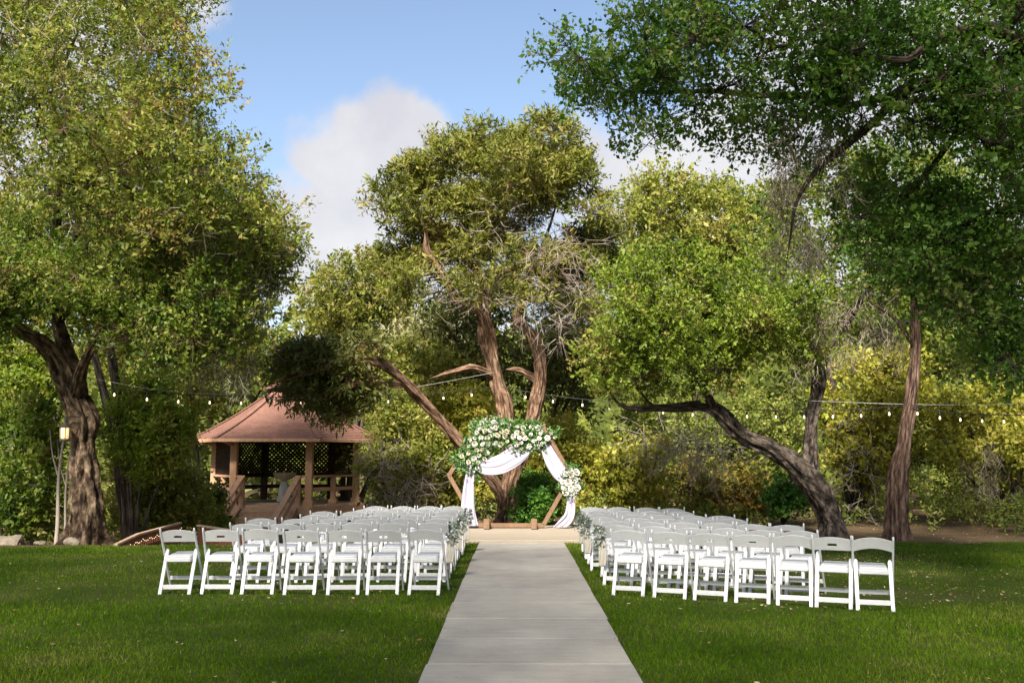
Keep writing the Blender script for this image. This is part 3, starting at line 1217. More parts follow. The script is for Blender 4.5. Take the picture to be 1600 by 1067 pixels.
c_moss = poly_clumps([(200, 320), (330, 380), (440, 400), (440, 470), (400, 620), (300, 640), (230, 600), (240, 480)], OD - .3, 1.5, .3, 34)
oakp = dict(n_sprig=74, leaves=11, L=.078, W=.038, sl=.34, twig=.22)
tree('live_oak_tree', 'massive live oak with twisted furrowed trunk beside the gazebo, lantern on its trunk', 'tree', (oak_base.x, oak_base.y, 0), oak_limbs,
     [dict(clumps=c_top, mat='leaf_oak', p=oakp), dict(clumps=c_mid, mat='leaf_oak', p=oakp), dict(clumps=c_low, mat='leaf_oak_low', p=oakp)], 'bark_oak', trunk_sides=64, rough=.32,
     extra=[moss(c_moss, 150), bare_twigs(c_moss, 9, .5, .5, rad=.006), bare_twigs(c_top[::3], 9, .6, .0, rad=.007, name='bare_twigs')])

# --- forked juniper behind the arch
JD = 24.0
jb = P(792, 818, JD)
jun_limbs = [
    limb_px([(792, 822, JD, 28), (792, 790, JD, 24), (795, 750, JD, 21), (792, 700, JD, 20), (789, 645, JD, 22), (777, 595, JD, 22), (766, 545, JD, 22), (757, 500, JD, 21), (747, 450, JD, 17), (738, 425, JD, 14), (745, 370, JD, 11), (765, 300, JD, 9), (790, 230, JD, 6)]),
    limb_px([(797, 770, JD - .1, 20), (806, 735, JD - .2, 22), (822, 690, JD - .2, 23), (835, 645, JD - .2, 24), (844, 590, JD - .2, 20), (840, 545, JD - .1, 19), (824, 515, JD, 18), (808, 495, JD + .1, 14), (830, 430, JD + .3, 11), (860, 350, JD + .3, 8), (880, 280, JD + .3, 5)]),
    limb_px([(788, 790, JD, 17), (775, 762, JD - .2, 16), (752, 733, JD - .5, 17), (721, 695, JD - .9, 17), (689, 657, JD - 1.2, 17), (656, 622, JD - 1.5, 17), (632, 597, JD - 1.8, 16), (608, 576, JD - 2.1, 15), (580, 563, JD - 2.5, 14), (548, 563, JD - 2.8, 13), (505, 575, JD - 2.9, 11), (455, 592, JD - 2.9, 8), (420, 600, JD - 2.8, 5)]),
    limb_px([(768, 555, JD, 12), (752, 490, JD - .3, 13), (715, 468, JD - .5, 13), (698, 440, JD - .6, 12), (682, 412, JD - .7, 11), (666, 390, JD - .8, 10), (664, 360, JD - .8, 8), (640, 310, JD - .8, 5)]),
    limb_px([(776, 590, JD, 9), (740, 575, JD - .3, 9), (705, 582, JD - .5, 7), (670, 592, JD - .7, 4)]),
    limb_px([(843, 600, JD, 10), (815, 580, JD - .3, 9), (790, 577, JD - .4, 6)]),
    limb_px([(628, 600, JD - 1.8, 10), (600, 600, JD - 2.2, 10), (570, 597, JD - 2.6, 9), (540, 605, JD - 2.8, 7), (510, 625, JD - 2.8, 4)]),
    limb_px([(748, 450, JD, 10), (800, 420, JD - .6, 8), (860, 430, JD - .8, 6), (905, 440, JD - 1, 4)]),
]
jun_limbs[0][0] = (jb.x, jb.y, -.1, jun_limbs[0][0][3])
c_j = poly_clumps([(640, 240), (650, 205), (735, 178), (800, 165), (864, 168), (885, 200), (915, 240), (935, 265), (965, 330), (950, 380), (900, 330), (850, 350), (800, 400), (760, 430), (700, 440), (650, 470), (585, 480), (575, 420), (590, 360), (578, 290)], JD, 2.6, .52, 88)
c_j2 = poly_clumps([(880, 330), (965, 340), (965, 440), (905, 470), (860, 420)], JD + .6, 1.4, .5, 16)
c_j3 = poly_clumps([(640, 370), (760, 360), (880, 370), (950, 420), (940, 500), (860, 520), (790, 470), (700, 470), (620, 500), (590, 440)], JD - .7, 1.5, .45, 28)
c_jd = poly_clumps([(428, 530), (520, 530), (580, 510), (625, 560), (600, 620), (545, 665), (505, 675), (450, 640), (425, 590)], JD - 2.2, 1.1, .38, 34)
c_jtw = poly_clumps([(740, 300), (850, 300), (930, 380), (930, 520), (870, 560), (800, 520), (760, 480), (640, 500), (620, 440), (700, 400)], JD - .6, 1.6, .5, 46)
jp = dict(n_sprig=62, leaves=12, L=.125, W=.036, sl=.30, twig=.2, up=.45, flat=.6, lz=.2)
tree('juniper_tree', 'tall forked juniper with shredding reddish bark directly behind the wedding arch', 'tree', (jb.x, jb.y, 0), jun_limbs,
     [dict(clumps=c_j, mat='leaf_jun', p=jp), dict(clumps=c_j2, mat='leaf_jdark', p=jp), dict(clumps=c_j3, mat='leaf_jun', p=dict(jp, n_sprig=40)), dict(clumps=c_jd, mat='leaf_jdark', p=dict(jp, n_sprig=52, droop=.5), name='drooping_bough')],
     'bark_jun', trunk_sides=48, rough=.3, extra=[bare_twigs(c_jtw, 17, .6, .15, rad=.009)])

# --- leaning oak on the far side of the chairs
LD = 20.6
lb = G(1303, 838)
lean_limbs = [
    limb_px([(1308, 845, LD, 30), (1300, 815, LD, 29), (1285, 780, LD, 32), (1262, 748, LD, 34), (1232, 718, LD, 29), (1200, 698, LD, 27), (1168, 685, LD, 25), (1140, 662, LD, 24), (1118, 641, LD, 22), (1095, 634, LD, 17), (1040, 637, LD - .2, 13), (985, 638, LD - .5, 12), (962, 626, LD - .6, 8), (940, 590, LD - .7, 5)]),
    limb_px([(1266, 752, LD, 26), (1266, 700, LD + .1, 21), (1270, 645, LD + .2, 20), (1280, 598, LD + .3, 21), (1272, 560, LD + .4, 19), (1250, 500, LD + .4, 14), (1210, 440, LD + .2, 10), (1160, 400, LD, 6)]),
    limb_px([(1276, 575, LD + .3, 13), (1310, 520, LD + .3, 11), (1345, 470, LD + .2, 9), (1380, 420, LD, 5)]),
    limb_px([(1118, 641, LD, 13), (1090, 590, LD - .4, 10), (1050, 530, LD - .6, 8), (1020, 470, LD - .7, 5)]),
    limb_px([(1245, 495, LD + .4, 9), (1200, 490, LD - .2, 8), (1140, 470, LD - .6, 6), (1080, 440, LD - .8, 4)]),
]
lean_limbs[0][0] = (lb.x, lb.y, -.15, lean_limbs[0][0][3])
c_l = poly_clumps([(900, 620), (905, 560), (935, 500), (915, 450), (960, 410), (1010, 375), (1090, 385), (1200, 390), (1290, 430), (1320, 490), (1300, 560), (1240, 580), (1200, 560), (1150, 610), (1090, 625), (1040, 600), (1000, 640), (960, 620), (930, 650)], LD - .3, 2.0, .55, 84)
c_lm = poly_clumps([(1150, 420), (1330, 430), (1340, 560), (1250, 600), (1180, 560)], LD - .2, 1.2, .3, 22)
lp = dict(n_sprig=72, leaves=11, L=.08, W=.040, sl=.30, twig=.22)
tree('leaning_oak_tree', 'dark leaning oak with one long horizontal limb, growing behind the chairs', 'tree', (lb.x, lb.y, 0), lean_limbs,
     [dict(clumps=c_l, mat='leaf_bright', p=lp)], 'bark_grey', trunk_sides=62, rough=.26, extra=[moss(c_lm, 110), bare_twigs(c_lm, 5, .4, .4, rad=.007)])

# --- straight reddish cedar to its right
TD = 19.6
cb = G(1400, 843)
ced_limbs = [
    limb_px([(1402, 850, TD, 32), (1400, 800, TD, 28), (1404, 740, TD, 27), (1408, 720, TD, 26), (1413, 690, TD, 20), (1420, 640, TD, 18), (1427, 590, TD, 17), (1431, 540, TD, 15), (1428, 480, TD, 12), (1432, 400, TD, 9), (1440, 300, TD, 6)]),
    limb_px([(1431, 545, TD, 7), (1400, 500, TD - .3, 6), (1360, 470, TD - .5, 4)]),
    limb_px([(1430, 500, TD, 8), (1480, 450, TD - .3, 6), (1530, 430, TD - .5, 4)]),
]
ced_limbs[0][0] = (cb.x, cb.y, -.15, ced_limbs[0][0][3])
c_c = poly_clumps([(1320, 400), (1340, 330), (1400, 270), (1480, 260), (1560, 300), (1600, 400), (1590, 520), (1520, 560), (1470, 500), (1380, 500), (1340, 470)], TD, 1.7, .5, 44)
c_cm = poly_clumps([(1300, 430), (1420, 440), (1420, 560), (1340, 600), (1290, 540)], TD, .8, .28, 20)
tree('cedar_tree', 'slim straight cedar with stringy reddish trunk to the outer side of the leaning oak', 'tree', (cb.x, cb.y, 0), ced_limbs,
     [dict(clumps=c_c, mat='leaf_deep', p=dict(lp, n_sprig=56))], 'bark_red', trunk_sides=44, rough=.25, extra=[moss(c_cm, 110), bare_twigs(c_cm, 4, .4, .4, rad=.007)])

# --- elm whose boughs reach in over the lawn
ED = 11.5
eb = Vector((9.3, 11.0, 0))
elm_limbs = [
    [(9.3, 11.0, -.15, .36), (9.25, 11.0, 1.2, .3), (9.1, 11.05, 2.8, .27), (8.7, 11.1, 4.2, .24), (7.6, 11.2, 5.3, .19)] + limb_px([(1640, 100, 11.3, 42), (1560, 110, 11.4, 34), (1470, 125, 11.4, 26), (1405, 146, 11.4, 20), (1374, 183, 11.3, 14), (1311, 236, 11.2, 12), (1273, 270, 11.1, 10), (1244, 318, 11.1, 9), (1234, 378, 11.1, 7), (1228, 420, 11.1, 4)]),
    limb_px([(1640, 100, 11.3, 30), (1560, 48, 11.0, 22), (1494, 50, 10.8, 18), (1446, 72, 10.7, 15), (1412, 94, 10.6, 12), (1330, 82, 10.5, 8), (1250, 60, 10.4, 5)]),
    limb_px([(1405, 146, 11.4, 14), (1320, 165, 11.6, 11), (1250, 150, 11.8, 10), (1181, 149, 12, 9), (1119, 142, 12, 8), (1047, 144, 12, 6), (998, 140, 12, 5), (940, 100, 12, 3)]),
    limb_px([(1560, 110, 11.4, 18), (1500, 200, 11.8, 12), (1440, 280, 12.2, 10), (1380, 340, 12.4, 7)]),
    [(8.7, 11.1, 4.2, .16), (7.9, 11.6, 4.4, .12)] + limb_px([(1560, 330, 11.8, 10), (1500, 360, 11.9, 7), (1430, 380, 12, 4)]),
    [(9.1, 11.05, 2.9, .14), (9.4, 11.6, 5, .12), (9.2, 12, 7, .09), (8.6, 11.8, 9, .06)],
]
c_e = poly_clumps([(838, 85), (880, 58), (958, 52), (985, 0), (1000, -110), (1720, -130), (1720, 330), (1640, 420), (1590, 330), (1480, 240), (1400, 260), (1340, 220), (1290, 280), (1230, 250), (1120, 250), (1040, 285), (960, 215), (925, 190), (893, 130)], 11.6, 1.5, .40, 150, spread=.55)
tips = [(862, 88), (884, 72), (902, 112), (922, 92), (936, 142), (952, 66), (950, 178), (985, 208), (905, 150), (975, 30)]
c_e = np.vstack([c_e, [(*P(px, py, 12.0), .24) for (px, py) in tips]])
c_e2 = poly_clumps([(1280, 300), (1340, 260), (1480, 270), (1640, 400), (1640, 600), (1560, 620), (1520, 540), (1440, 480), (1360, 440)], 12.2, .9, .36, 46)
c_e3 = ell_clumps((9.6, 11.2, 9), (2.8, 3.2, 2.2), 40, .7)
c_em = poly_clumps([(1200, 220), (1330, 200), (1330, 290), (1280, 420), (1190, 440)], 11.2, .5, .17, 26)
ep = dict(n_sprig=62, leaves=8, L=.06, W=.036, sl=.26, twig=.3, up=.1)
tree('elm_tree', 'near elm whose dark leafy boughs overhang the lawn, trunk outside the chair rows', 'tree', tuple(eb), elm_limbs,
     [dict(clumps=c_e, mat='leaf_deep', p=ep), dict(clumps=c_e2, mat='leaf_deep', p=ep), dict(clumps=c_e3, mat='leaf_deep', p=dict(ep, L=.24, W=.15, n_sprig=12, twig=0))],
     'bark_grey', trunk_sides=22, rough=.2, extra=[moss(c_em, 90, ln=.06), bare_twigs(c_em, 7, .35, .6, rad=.005)], rmin=.006)

# --- spreading oaks that shade the lawn from behind the camera
# their unseen crowns are spread as one thin canopy, shaped for even, leaky shade
cgx, cgy = np.meshgrid(np.arange(-12.8, 10.8, 1.1), np.arange(-8.5, 7.7, 1.1))
canopy = np.stack([cgx.ravel() + rng.uniform(-.2, .2, cgx.size), cgy.ravel() + rng.uniform(-.2, .2, cgx.size), rng.uniform(8.9, 10.6, cgx.size), rng.uniform(1.2, 1.3, cgx.size)], 1)
cents = np.array([(-9.0, -3.0), (.6, -3.2), (-9.6, 3.8), (-1.0, 3.8), (7.4, 1.8)])
owner = np.argmin(np.linalg.norm(canopy[:, None, :2] - cents[None], axis=2), axis=1)
for i, (bx, by, cx, cy, cz, rx, ry, n) in enumerate([(-9.5, -11.5, -9.0, -3.0, 9.4, 5.2, 4.6, 130), (2.4, -12.5, .6, -3.2, 9.6, 5.4, 4.6, 130), (-16.5, 1.0, -9.6, 3.8, 9.6, 5.2, 3.7, 110), (-6.2, -6.5, -1.0, 3.8, 9.3, 5.2, 3.7, 110), (10.5, -6.5, 7.4, 1.8, 10.6, 4.4, 5.2, 130)]):  # the last one, on the elm side, is added to keep the elm dark
    lim = [[(bx, by, -.15, .5), (bx + .1, by + .2, 2, .36), (bx * .8 + cx * .2, by * .7 + cy * .3, 5, .2), (cx, cy, 8.6, .08), (cx + .5, cy + 1.0, 10.5, .05)]]
    for a in range(5):
        t = a * 1.256 + .4
        lim.append([(bx * .8 + cx * .2, by * .7 + cy * .3, 5, .13), (cx + math.cos(t) * rx * .4, cy + math.sin(t) * ry * .4, 8.3, .07), (cx + math.cos(t) * rx * .85, cy + math.sin(t) * ry * .85, 9.3, .03)])
    cl = canopy[owner == i]
    tree('shade_oak_tree', ['spreading oak rooted behind the viewpoint on the gazebo side, shading the lawn', 'broad oak rooted on the path axis behind the viewpoint, shading the chairs', 'outlying oak far out on the gazebo side of the lawn', 'tall oak rooted just beside the viewpoint, crown arching over the path', 'added oak behind the viewpoint on the elm side, shading the elm boughs'][i],
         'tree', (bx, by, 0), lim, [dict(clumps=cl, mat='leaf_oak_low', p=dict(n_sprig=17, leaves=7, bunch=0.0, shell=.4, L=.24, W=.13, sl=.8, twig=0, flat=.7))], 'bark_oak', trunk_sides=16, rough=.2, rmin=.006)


# --- trees and shrubs behind
def bush(name, label, cat, pxc, pyb, d, crowns, bark='bark_grey', stems=4, p=None, group=None, extra=None, trunkw=None, z0=None):
    """a shrub or far tree rooted at (pxc, ground, d); crowns = list of (poly, depth offset, thick, r, n, mat)"""
    b = P(pxc, 700, d)
    bz = tz(b.x, b.y) if z0 is None else z0
    cl = []
    for (poly, dd, th, r, n, mat) in crowns:
        cl.append(dict(clumps=poly_clumps(poly, d + dd, th, r, n), mat=mat, p=p or dict(n_sprig=70, leaves=11, L=.075, W=.034, sl=.28, twig=.15)))
    allc = np.vstack([c['clumps'] for c in cl])
    lim = []
    top = allc[:, 2].max()
    w = trunkw or .05
    for s in range(stems):
        tgt = allc[rng.integers(0, len(allc))]
        st = np.array([b.x, b.y, bz - .12])
        mid = st * .5 + tgt[:3] * .5 + rng.normal(0, .12, 3)
        mid[:2] = st[:2] * .65 + tgt[:2] * .35
        lim.append([(*st, w), (*mid, w * .7), (*tgt[:3], w * .25)])
    return tree(name, label, cat, (b.x, b.y, bz), lim, cl, bark, trunk_sides=10, rough=.15, group=group, extra=extra)


PB = dict(n_sprig=34, leaves=10, L=.115, W=.058, sl=.34, twig=.15)
bush('round_shrub', 'rounded deep green shrub at the foot of the juniper, seen through the arch', 'shrub', 832, 815, 23.2, [([(802, 815), (800, 770), (812, 740), (840, 735), (868, 752), (872, 790), (868, 822), (830, 826)], 0, .5, .17, 34, 'leaf_box')], p=dict(n_sprig=46, leaves=8, L=.065, W=.038, sl=.15, twig=.1), stems=5)
bush('yellow_shrub', 'yellow-green shrub behind the left beams of the arch', 'shrub', 705, 800, 26.5, [([(630, 640), (700, 600), (770, 610), (785, 700), (770, 790), (700, 815), (640, 790), (610, 720)], 0, .9, .36, 50, 'leaf_yellow')], p=PB, stems=6)
bush('golden_shrub', 'golden shrub behind the right beams of the arch', 'shrub', 880, 800, 26.8, [([(820, 640), (890, 640), (935, 690), (950, 760), (930, 815), (850, 815), (830, 760)], 0, .8, .36, 36, 'leaf_yellow')], p=PB, stems=5)
sg = poly_clumps([(560, 700), (640, 690), (700, 760), (690, 800), (580, 800)], 25.0, .7, .35, 14)
bush('sage_shrub', 'pale yellow-green shrub with bare grey twigs between the gazebo and the arch', 'shrub', 625, 800, 25.5, [([(565, 670), (590, 620), (640, 600), (680, 640), (690, 700), (700, 770), (660, 800), (580, 795), (560, 740)], 0, .8, .34, 46, 'leaf_lime')], p=dict(PB, L=.10, W=.045), stems=6, extra=[bare_twigs(sg, 22, .6, .1, rad=.010)])
bush('lime_shrub', 'tall yellow-green shrub behind the sloping juniper trunk', 'shrub', 650, 800, 28.5, [([(560, 560), (640, 530), (740, 560), (765, 640), (700, 690), (600, 690), (555, 640)], 0, 1.0, .45, 42, 'leaf_lime')], p=dict(PB, L=.12), stems=3)
bush('bright_shrub', 'bright green shrub behind the live oak trunk, in front of the gazebo roof', 'shrub', 215, 800, 22.2, [([(160, 640), (200, 590), (270, 600), (295, 660), (290, 730), (240, 750), (170, 740)], 0, .8, .34, 36, 'leaf_bright')], p=dict(PB, L=.105), stems=4)
bush('olive_shrub', 'low olive shrub between the live oak and the gazebo stairs', 'shrub', 255, 830, 24.5, [([(160, 760), (200, 720), (270, 715), (318, 740), (330, 800), (318, 850), (200, 860), (160, 820)], 0, .9, .34, 42, 'leaf_lime')], p=dict(PB, L=.105), stems=5)
bush('vine_shrub', 'small leafy shrub climbing beside the gazebo handrail', 'shrub', 352, 830, 28.0, [([(318, 785), (330, 760), (346, 770), (354, 800), (352, 830), (316, 835)], 0, .35, .2, 18, 'leaf_oak')], p=dict(PB, n_sprig=26, L=.09), stems=1)
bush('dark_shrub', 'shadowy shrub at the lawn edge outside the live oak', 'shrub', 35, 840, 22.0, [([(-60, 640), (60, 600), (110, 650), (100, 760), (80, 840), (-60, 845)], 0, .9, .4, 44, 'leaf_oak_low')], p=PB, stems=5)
bush('green_sapling', 'fresh green sapling behind the lantern', 'tree', 60, 840, 25.0, [([(-40, 520), (60, 500), (120, 560), (110, 680), (40, 700), (-40, 640)], 0, .9, .42, 36, 'leaf_bright')], p=PB, stems=2, trunkw=.05)
bush('hazel_tree', 'thin tree with brownish foliage behind the gazebo', 'tree', 320, 830, 36.0, [([(190, 500), (300, 480), (420, 500), (480, 560), (420, 620), (330, 680), (240, 650), (180, 580)], 0, 1.4, .7, 46, 'leaf_oak')], p=dict(PB, L=.15, W=.075, sl=.45), stems=3, trunkw=.09)
bush('background_juniper_tree', 'broad sunlit juniper in the middle distance past the gazebo roof', 'tree', 540, 800, 34.0, [([(480, 440), (520, 390), (590, 395), (640, 430), (640, 520), (620, 580), (520, 570), (470, 510)], 0, 1.5, .6, 44, 'leaf_jun'), ([(600, 520), (700, 480), (760, 540), (760, 620), (660, 640), (590, 600)], -1, 1.4, .6, 30, 'leaf_sage')], p=dict(PB, L=.17, W=.06, sl=.45), stems=3, trunkw=.12)
bush('lime_tree', 'tall pale green tree rising between the juniper and the elm boughs', 'tree', 1080, 800, 31.0, [([(950, 330), (985, 270), (1050, 250), (1130, 270), (1200, 280), (1250, 330), (1250, 420), (1160, 440), (1050, 420), (970, 420)], 0, 1.8, .66, 84, 'leaf_lime')], p=dict(PB, L=.135, W=.068, sl=.42), stems=3, trunkw=.12)
bush('tawny_shrub', 'tawny yellow shrub past the front chairs, under the long oak limb', 'shrub', 985, 800, 26.0, [([(925, 720), (980, 680), (1040, 690), (1060, 740), (1060, 815), (940, 815)], 0, .8, .34, 32, 'leaf_yellow')], p=dict(PB), stems=2)
bush('rusty_shrub', 'low rusty red and green shrub behind the chairs', 'shrub', 1100, 800, 27.5, [([(1040, 730), (1100, 710), (1190, 730), (1210, 790), (1180, 815), (1050, 815)], 0, .8, .34, 32, 'leaf_rust')], p=dict(PB), stems=5)
bush('young_evergreen_shrub', 'small dark green shrub by the base of the leaning oak', 'shrub', 1225, 810, 24.0, [([(1195, 770), (1225, 745), (1260, 765), (1262, 805), (1215, 815)], 0, .4, .2, 14, 'leaf_box')], p=dict(PB, L=.08, n_sprig=26), stems=3)
hm = poly_clumps([(1290, 640), (1400, 640), (1380, 820), (1290, 820)], 24.0, .8, .35, 14)
bush('yellow_tree', 'yellow-leaved tree standing between the leaning oak and the cedar', 'tree', 1340, 820, 25.5, [([(1285, 640), (1320, 560), (1390, 540), (1450, 560), (1460, 640), (1440, 740), (1380, 790), (1300, 760)], 0, 1.2, .42, 60, 'leaf_yellow')], p=dict(PB, L=.105), stems=4, trunkw=.06, extra=[bare_twigs(hm, 5, .6, .3, rad=.008)])
hm2 = poly_clumps([(1480, 680), (1610, 680), (1600, 790), (1500, 800)], 23.5, .8, .3, 16)
bush('mossy_tree', 'drooping yellow tree with grey moss past the cedar', 'tree', 1560, 830, 24.0, [([(1450, 640), (1500, 590), (1600, 580), (1680, 620), (1680, 740), (1620, 780), (1550, 740), (1480, 740)], 0, 1.2, .4, 54, 'leaf_yellow')], p=dict(PB, L=.105, droop=.4), stems=4, trunkw=.07, extra=[moss(hm2, 120, ln=.15), bare_twigs(hm2, 4, .5, .9, rad=.007)])
bush('understory_tree', 'dull green understory tree beneath the mossy yellow one', 'tree', 1500, 830, 29.0, [([(1440, 720), (1520, 700), (1680, 740), (1700, 850), (1460, 845)], 0, 1.2, .5, 40, 'leaf_woods')], p=dict(PB, L=.1), stems=4, trunkw=.06)
hm3 = poly_clumps([(960, 650), (1100, 650), (1180, 700), (1150, 760), (1000, 720)], 25.0, .9, .4, 22)
bush('grey_thicket_tree', 'half bare grey thicket tree beneath the long oak limb', 'tree', 1090, 800, 28.5, [([(960, 640), (1100, 620), (1260, 600), (1270, 700), (1180, 740), (1060, 720), (980, 700)], 0, 1.2, .45, 44, 'leaf_woods')], p=dict(PB, L=.09), stems=4, trunkw=.06, extra=[bare_twigs(hm3, 8, .9, .4, rad=.010)])
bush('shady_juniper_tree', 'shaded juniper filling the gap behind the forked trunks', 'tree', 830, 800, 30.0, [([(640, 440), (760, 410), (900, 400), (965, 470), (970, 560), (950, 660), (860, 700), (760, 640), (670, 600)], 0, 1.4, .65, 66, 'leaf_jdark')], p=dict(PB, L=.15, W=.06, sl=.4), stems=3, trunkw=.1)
bush('tall_olive_tree', 'tall olive-green tree rising behind the leaning oak and the cedar', 'tree', 1330, 800, 26.5, [([(1140, 350), (1200, 270), (1300, 225), (1450, 215), (1620, 250), (1680, 400), (1640, 560), (1480, 590), (1350, 560), (1270, 470), (1180, 430)], 0, 1.8, .82, 88, 'leaf_oak_low')], p=dict(PB, L=.14, W=.07, sl=.42), stems=3, trunkw=.13)
bush('far_oak_tree', 'rounded oak at the woodland edge beyond the cedar', 'tree', 1500, 800, 33.0, [([(1270, 450), (1400, 400), (1650, 380), (1750, 450), (1750, 640), (1600, 650), (1400, 600), (1290, 560)], 0, 2.0, .9, 50, 'leaf_woods')], p=dict(PB, L=.165, W=.085, sl=.45), stems=1, trunkw=.14)
bush('companion_oak_tree', 'olive oak crown standing close behind the live oak', 'tree', 215, 800, 22.8, [([(110, 200), (200, 110), (280, 90), (330, 160), (395, 250), (430, 330), (440, 420), (380, 520), (200, 560), (20, 520), (0, 330)], 0, 1.3, .78, 70, 'leaf_oak')], p=dict(PB, L=.125, W=.062, sl=.4), stems=3, trunkw=.14)
bush('distant_oak_tree', 'tall oak beyond the live oak, glimpsed through its crown', 'tree', 40, 800, 32.0, [([(-150, 300), (40, 280), (200, 330), (330, 420), (300, 560), (150, 600), (-100, 620)], 0, 1.8, .75, 56, 'leaf_lime')], p=dict(PB, L=.165, W=.085, sl=.45), stems=3, trunkw=.14)
for i, (px, d, w, lab) in enumerate([(94, 20.6, .045, 'pale slim dead stem leaning beside the live oak trunk'), (106, 21.2, .03, 'second thinner bare stem beside the live oak trunk')]):
    b = P(px, 700, d)
    g = Geo()
    zz = tz(b.x, b.y)
    sp = smooth_poly([(0, 0, zz - .1, w), (.03, 0, zz + .8, w * .9), (-.02, .05, zz + 1.7, w * .75), (.08, 0, zz + 2.7, w * .4)], 6)
    V, F, T = tube_arrays(sp[:, :3], sp[:, 3], 8, rough=.15, seed=i)
    g.add(V, F, T)
    e1 = smooth_poly([(-.02, .05, zz + 1.7, w * .5), (-.2, .1, zz + 2.2, w * .3), (-.28, .1, zz + 2.7, w * .15)], 4)
    V, F, T = tube_arrays(e1[:, :3], e1[:, 3], 6)
    g.add(V, F, T)
    tag(link('bare_sapling', g.mesh('bare_sapling', 'twig'), loc=(b.x, b.y, 0)), lab, 'sapling')


# wooded hillside closing the view
hx = np.linspace(-80, 80, 121)
hy = np.linspace(55, 100, 41)
HX, HY = np.meshgrid(hx, hy)
HZ = -1 + 11.5 * smoothstep(55, 82, HY) + 1.6 * np.sin(HX * .07) + np.abs(np.sin(HX * .9 + np.sin(HY * .8) * 2) * np.sin(HY * .95 + np.sin(HX * .7) * 2)) * 1.6
HV = np.stack([HX.ravel(), HY.ravel(), HZ.ravel()], 1)
hi_ = np.arange(40)[:, None] * 121 + np.arange(120)[None]
M['hill'] = noise_mat('hillside_canopy', [(.02, .03, .008), (.05, .065, .014), (.09, .105, .022), (.13, .13, .035)], scale=.9, detail=12, rough=.95, spec=.05, bump=1.0, bscale=3, bdist=.8, fine=.5)
structure(link('hills', mesh_np('hills', HV, np.stack([hi_, hi_ + 1, hi_ + 122, hi_ + 121], -1).reshape(-1, 4), 'hill')))


# far woodland that reads as one mass
def woods():
    n = 560
    x = rng.uniform(-42, 42, n)
    y = 37 + 16 * rng.random(n) ** 1.4
    h = rng.uniform(0, 1, n) ** 1.15 * (9.8 + 1.3 * np.sin(x * .35) + .8 * np.sin(x * .9 + 1)) - (y - 38) * .07
    cl = np.stack([x, y, terrain(x, y) + h, rng.uniform(1.0, 1.7, n)], 1)
    V, F, rnd, tw = foliage(cl, 13, 7, L=.38, W=.2, sl=.8, twig=0)
    TRI['leaf'] += len(F) * 2
    o = stuff(link('woodland', mesh_np('woodland', V, F, 'leaf_woods', rnd=rnd)))
    tag(o, 'dense mixed woodland closing off the clearing behind everything', 'woodland')
    # low undergrowth along the edge of the clearing
    n = 350
    x = np.concatenate([rng.uniform(-20, -9.5, 60), rng.uniform(5.5, 20, 70), rng.uniform(-9, 6, 70), rng.uniform(2, 17, 60), rng.uniform(8.2, 17, 60), rng.uniform(-3.5, 4, 30)])
    y = np.concatenate([rng.uniform(23, 33, 60), rng.uniform(27, 33, 70), rng.uniform(35.5, 38, 70), rng.uniform(22.5, 27, 60), rng.uniform(20.3, 24, 60), rng.uniform(25, 26.2, 30)])
    hh = np.concatenate([rng.uniform(.05, 1.3, 200), rng.uniform(.0, .25, 60), rng.uniform(0, .5, 60), rng.uniform(0, .55, 30)])
    cl = np.stack([x, y, terrain(x, y) + hh, np.concatenate([rng.uniform(.35, .65, 200), rng.uniform(.2, .4, 150)])], 1)
    V, F, rnd, tw = foliage(cl[:200], 13, 9, L=.16, W=.085, sl=.38, twig=0)
    V2, F2, rnd2, tw = foliage(cl[200:], 20, 8, L=.085, W=.04, sl=.26, twig=0)
    F = np.vstack([F, F2 + len(V)])
    V = np.vstack([V, V2])
    rnd = np.concatenate([rnd, rnd2])
    TRI['leaf'] += len(F) * 2
    o = stuff(link('undergrowth', mesh_np('undergrowth', V, F, 'leaf_woods', rnd=rnd)))
    tag(o, 'low tangled undergrowth along the edge of the clearing', 'undergrowth')


woods()


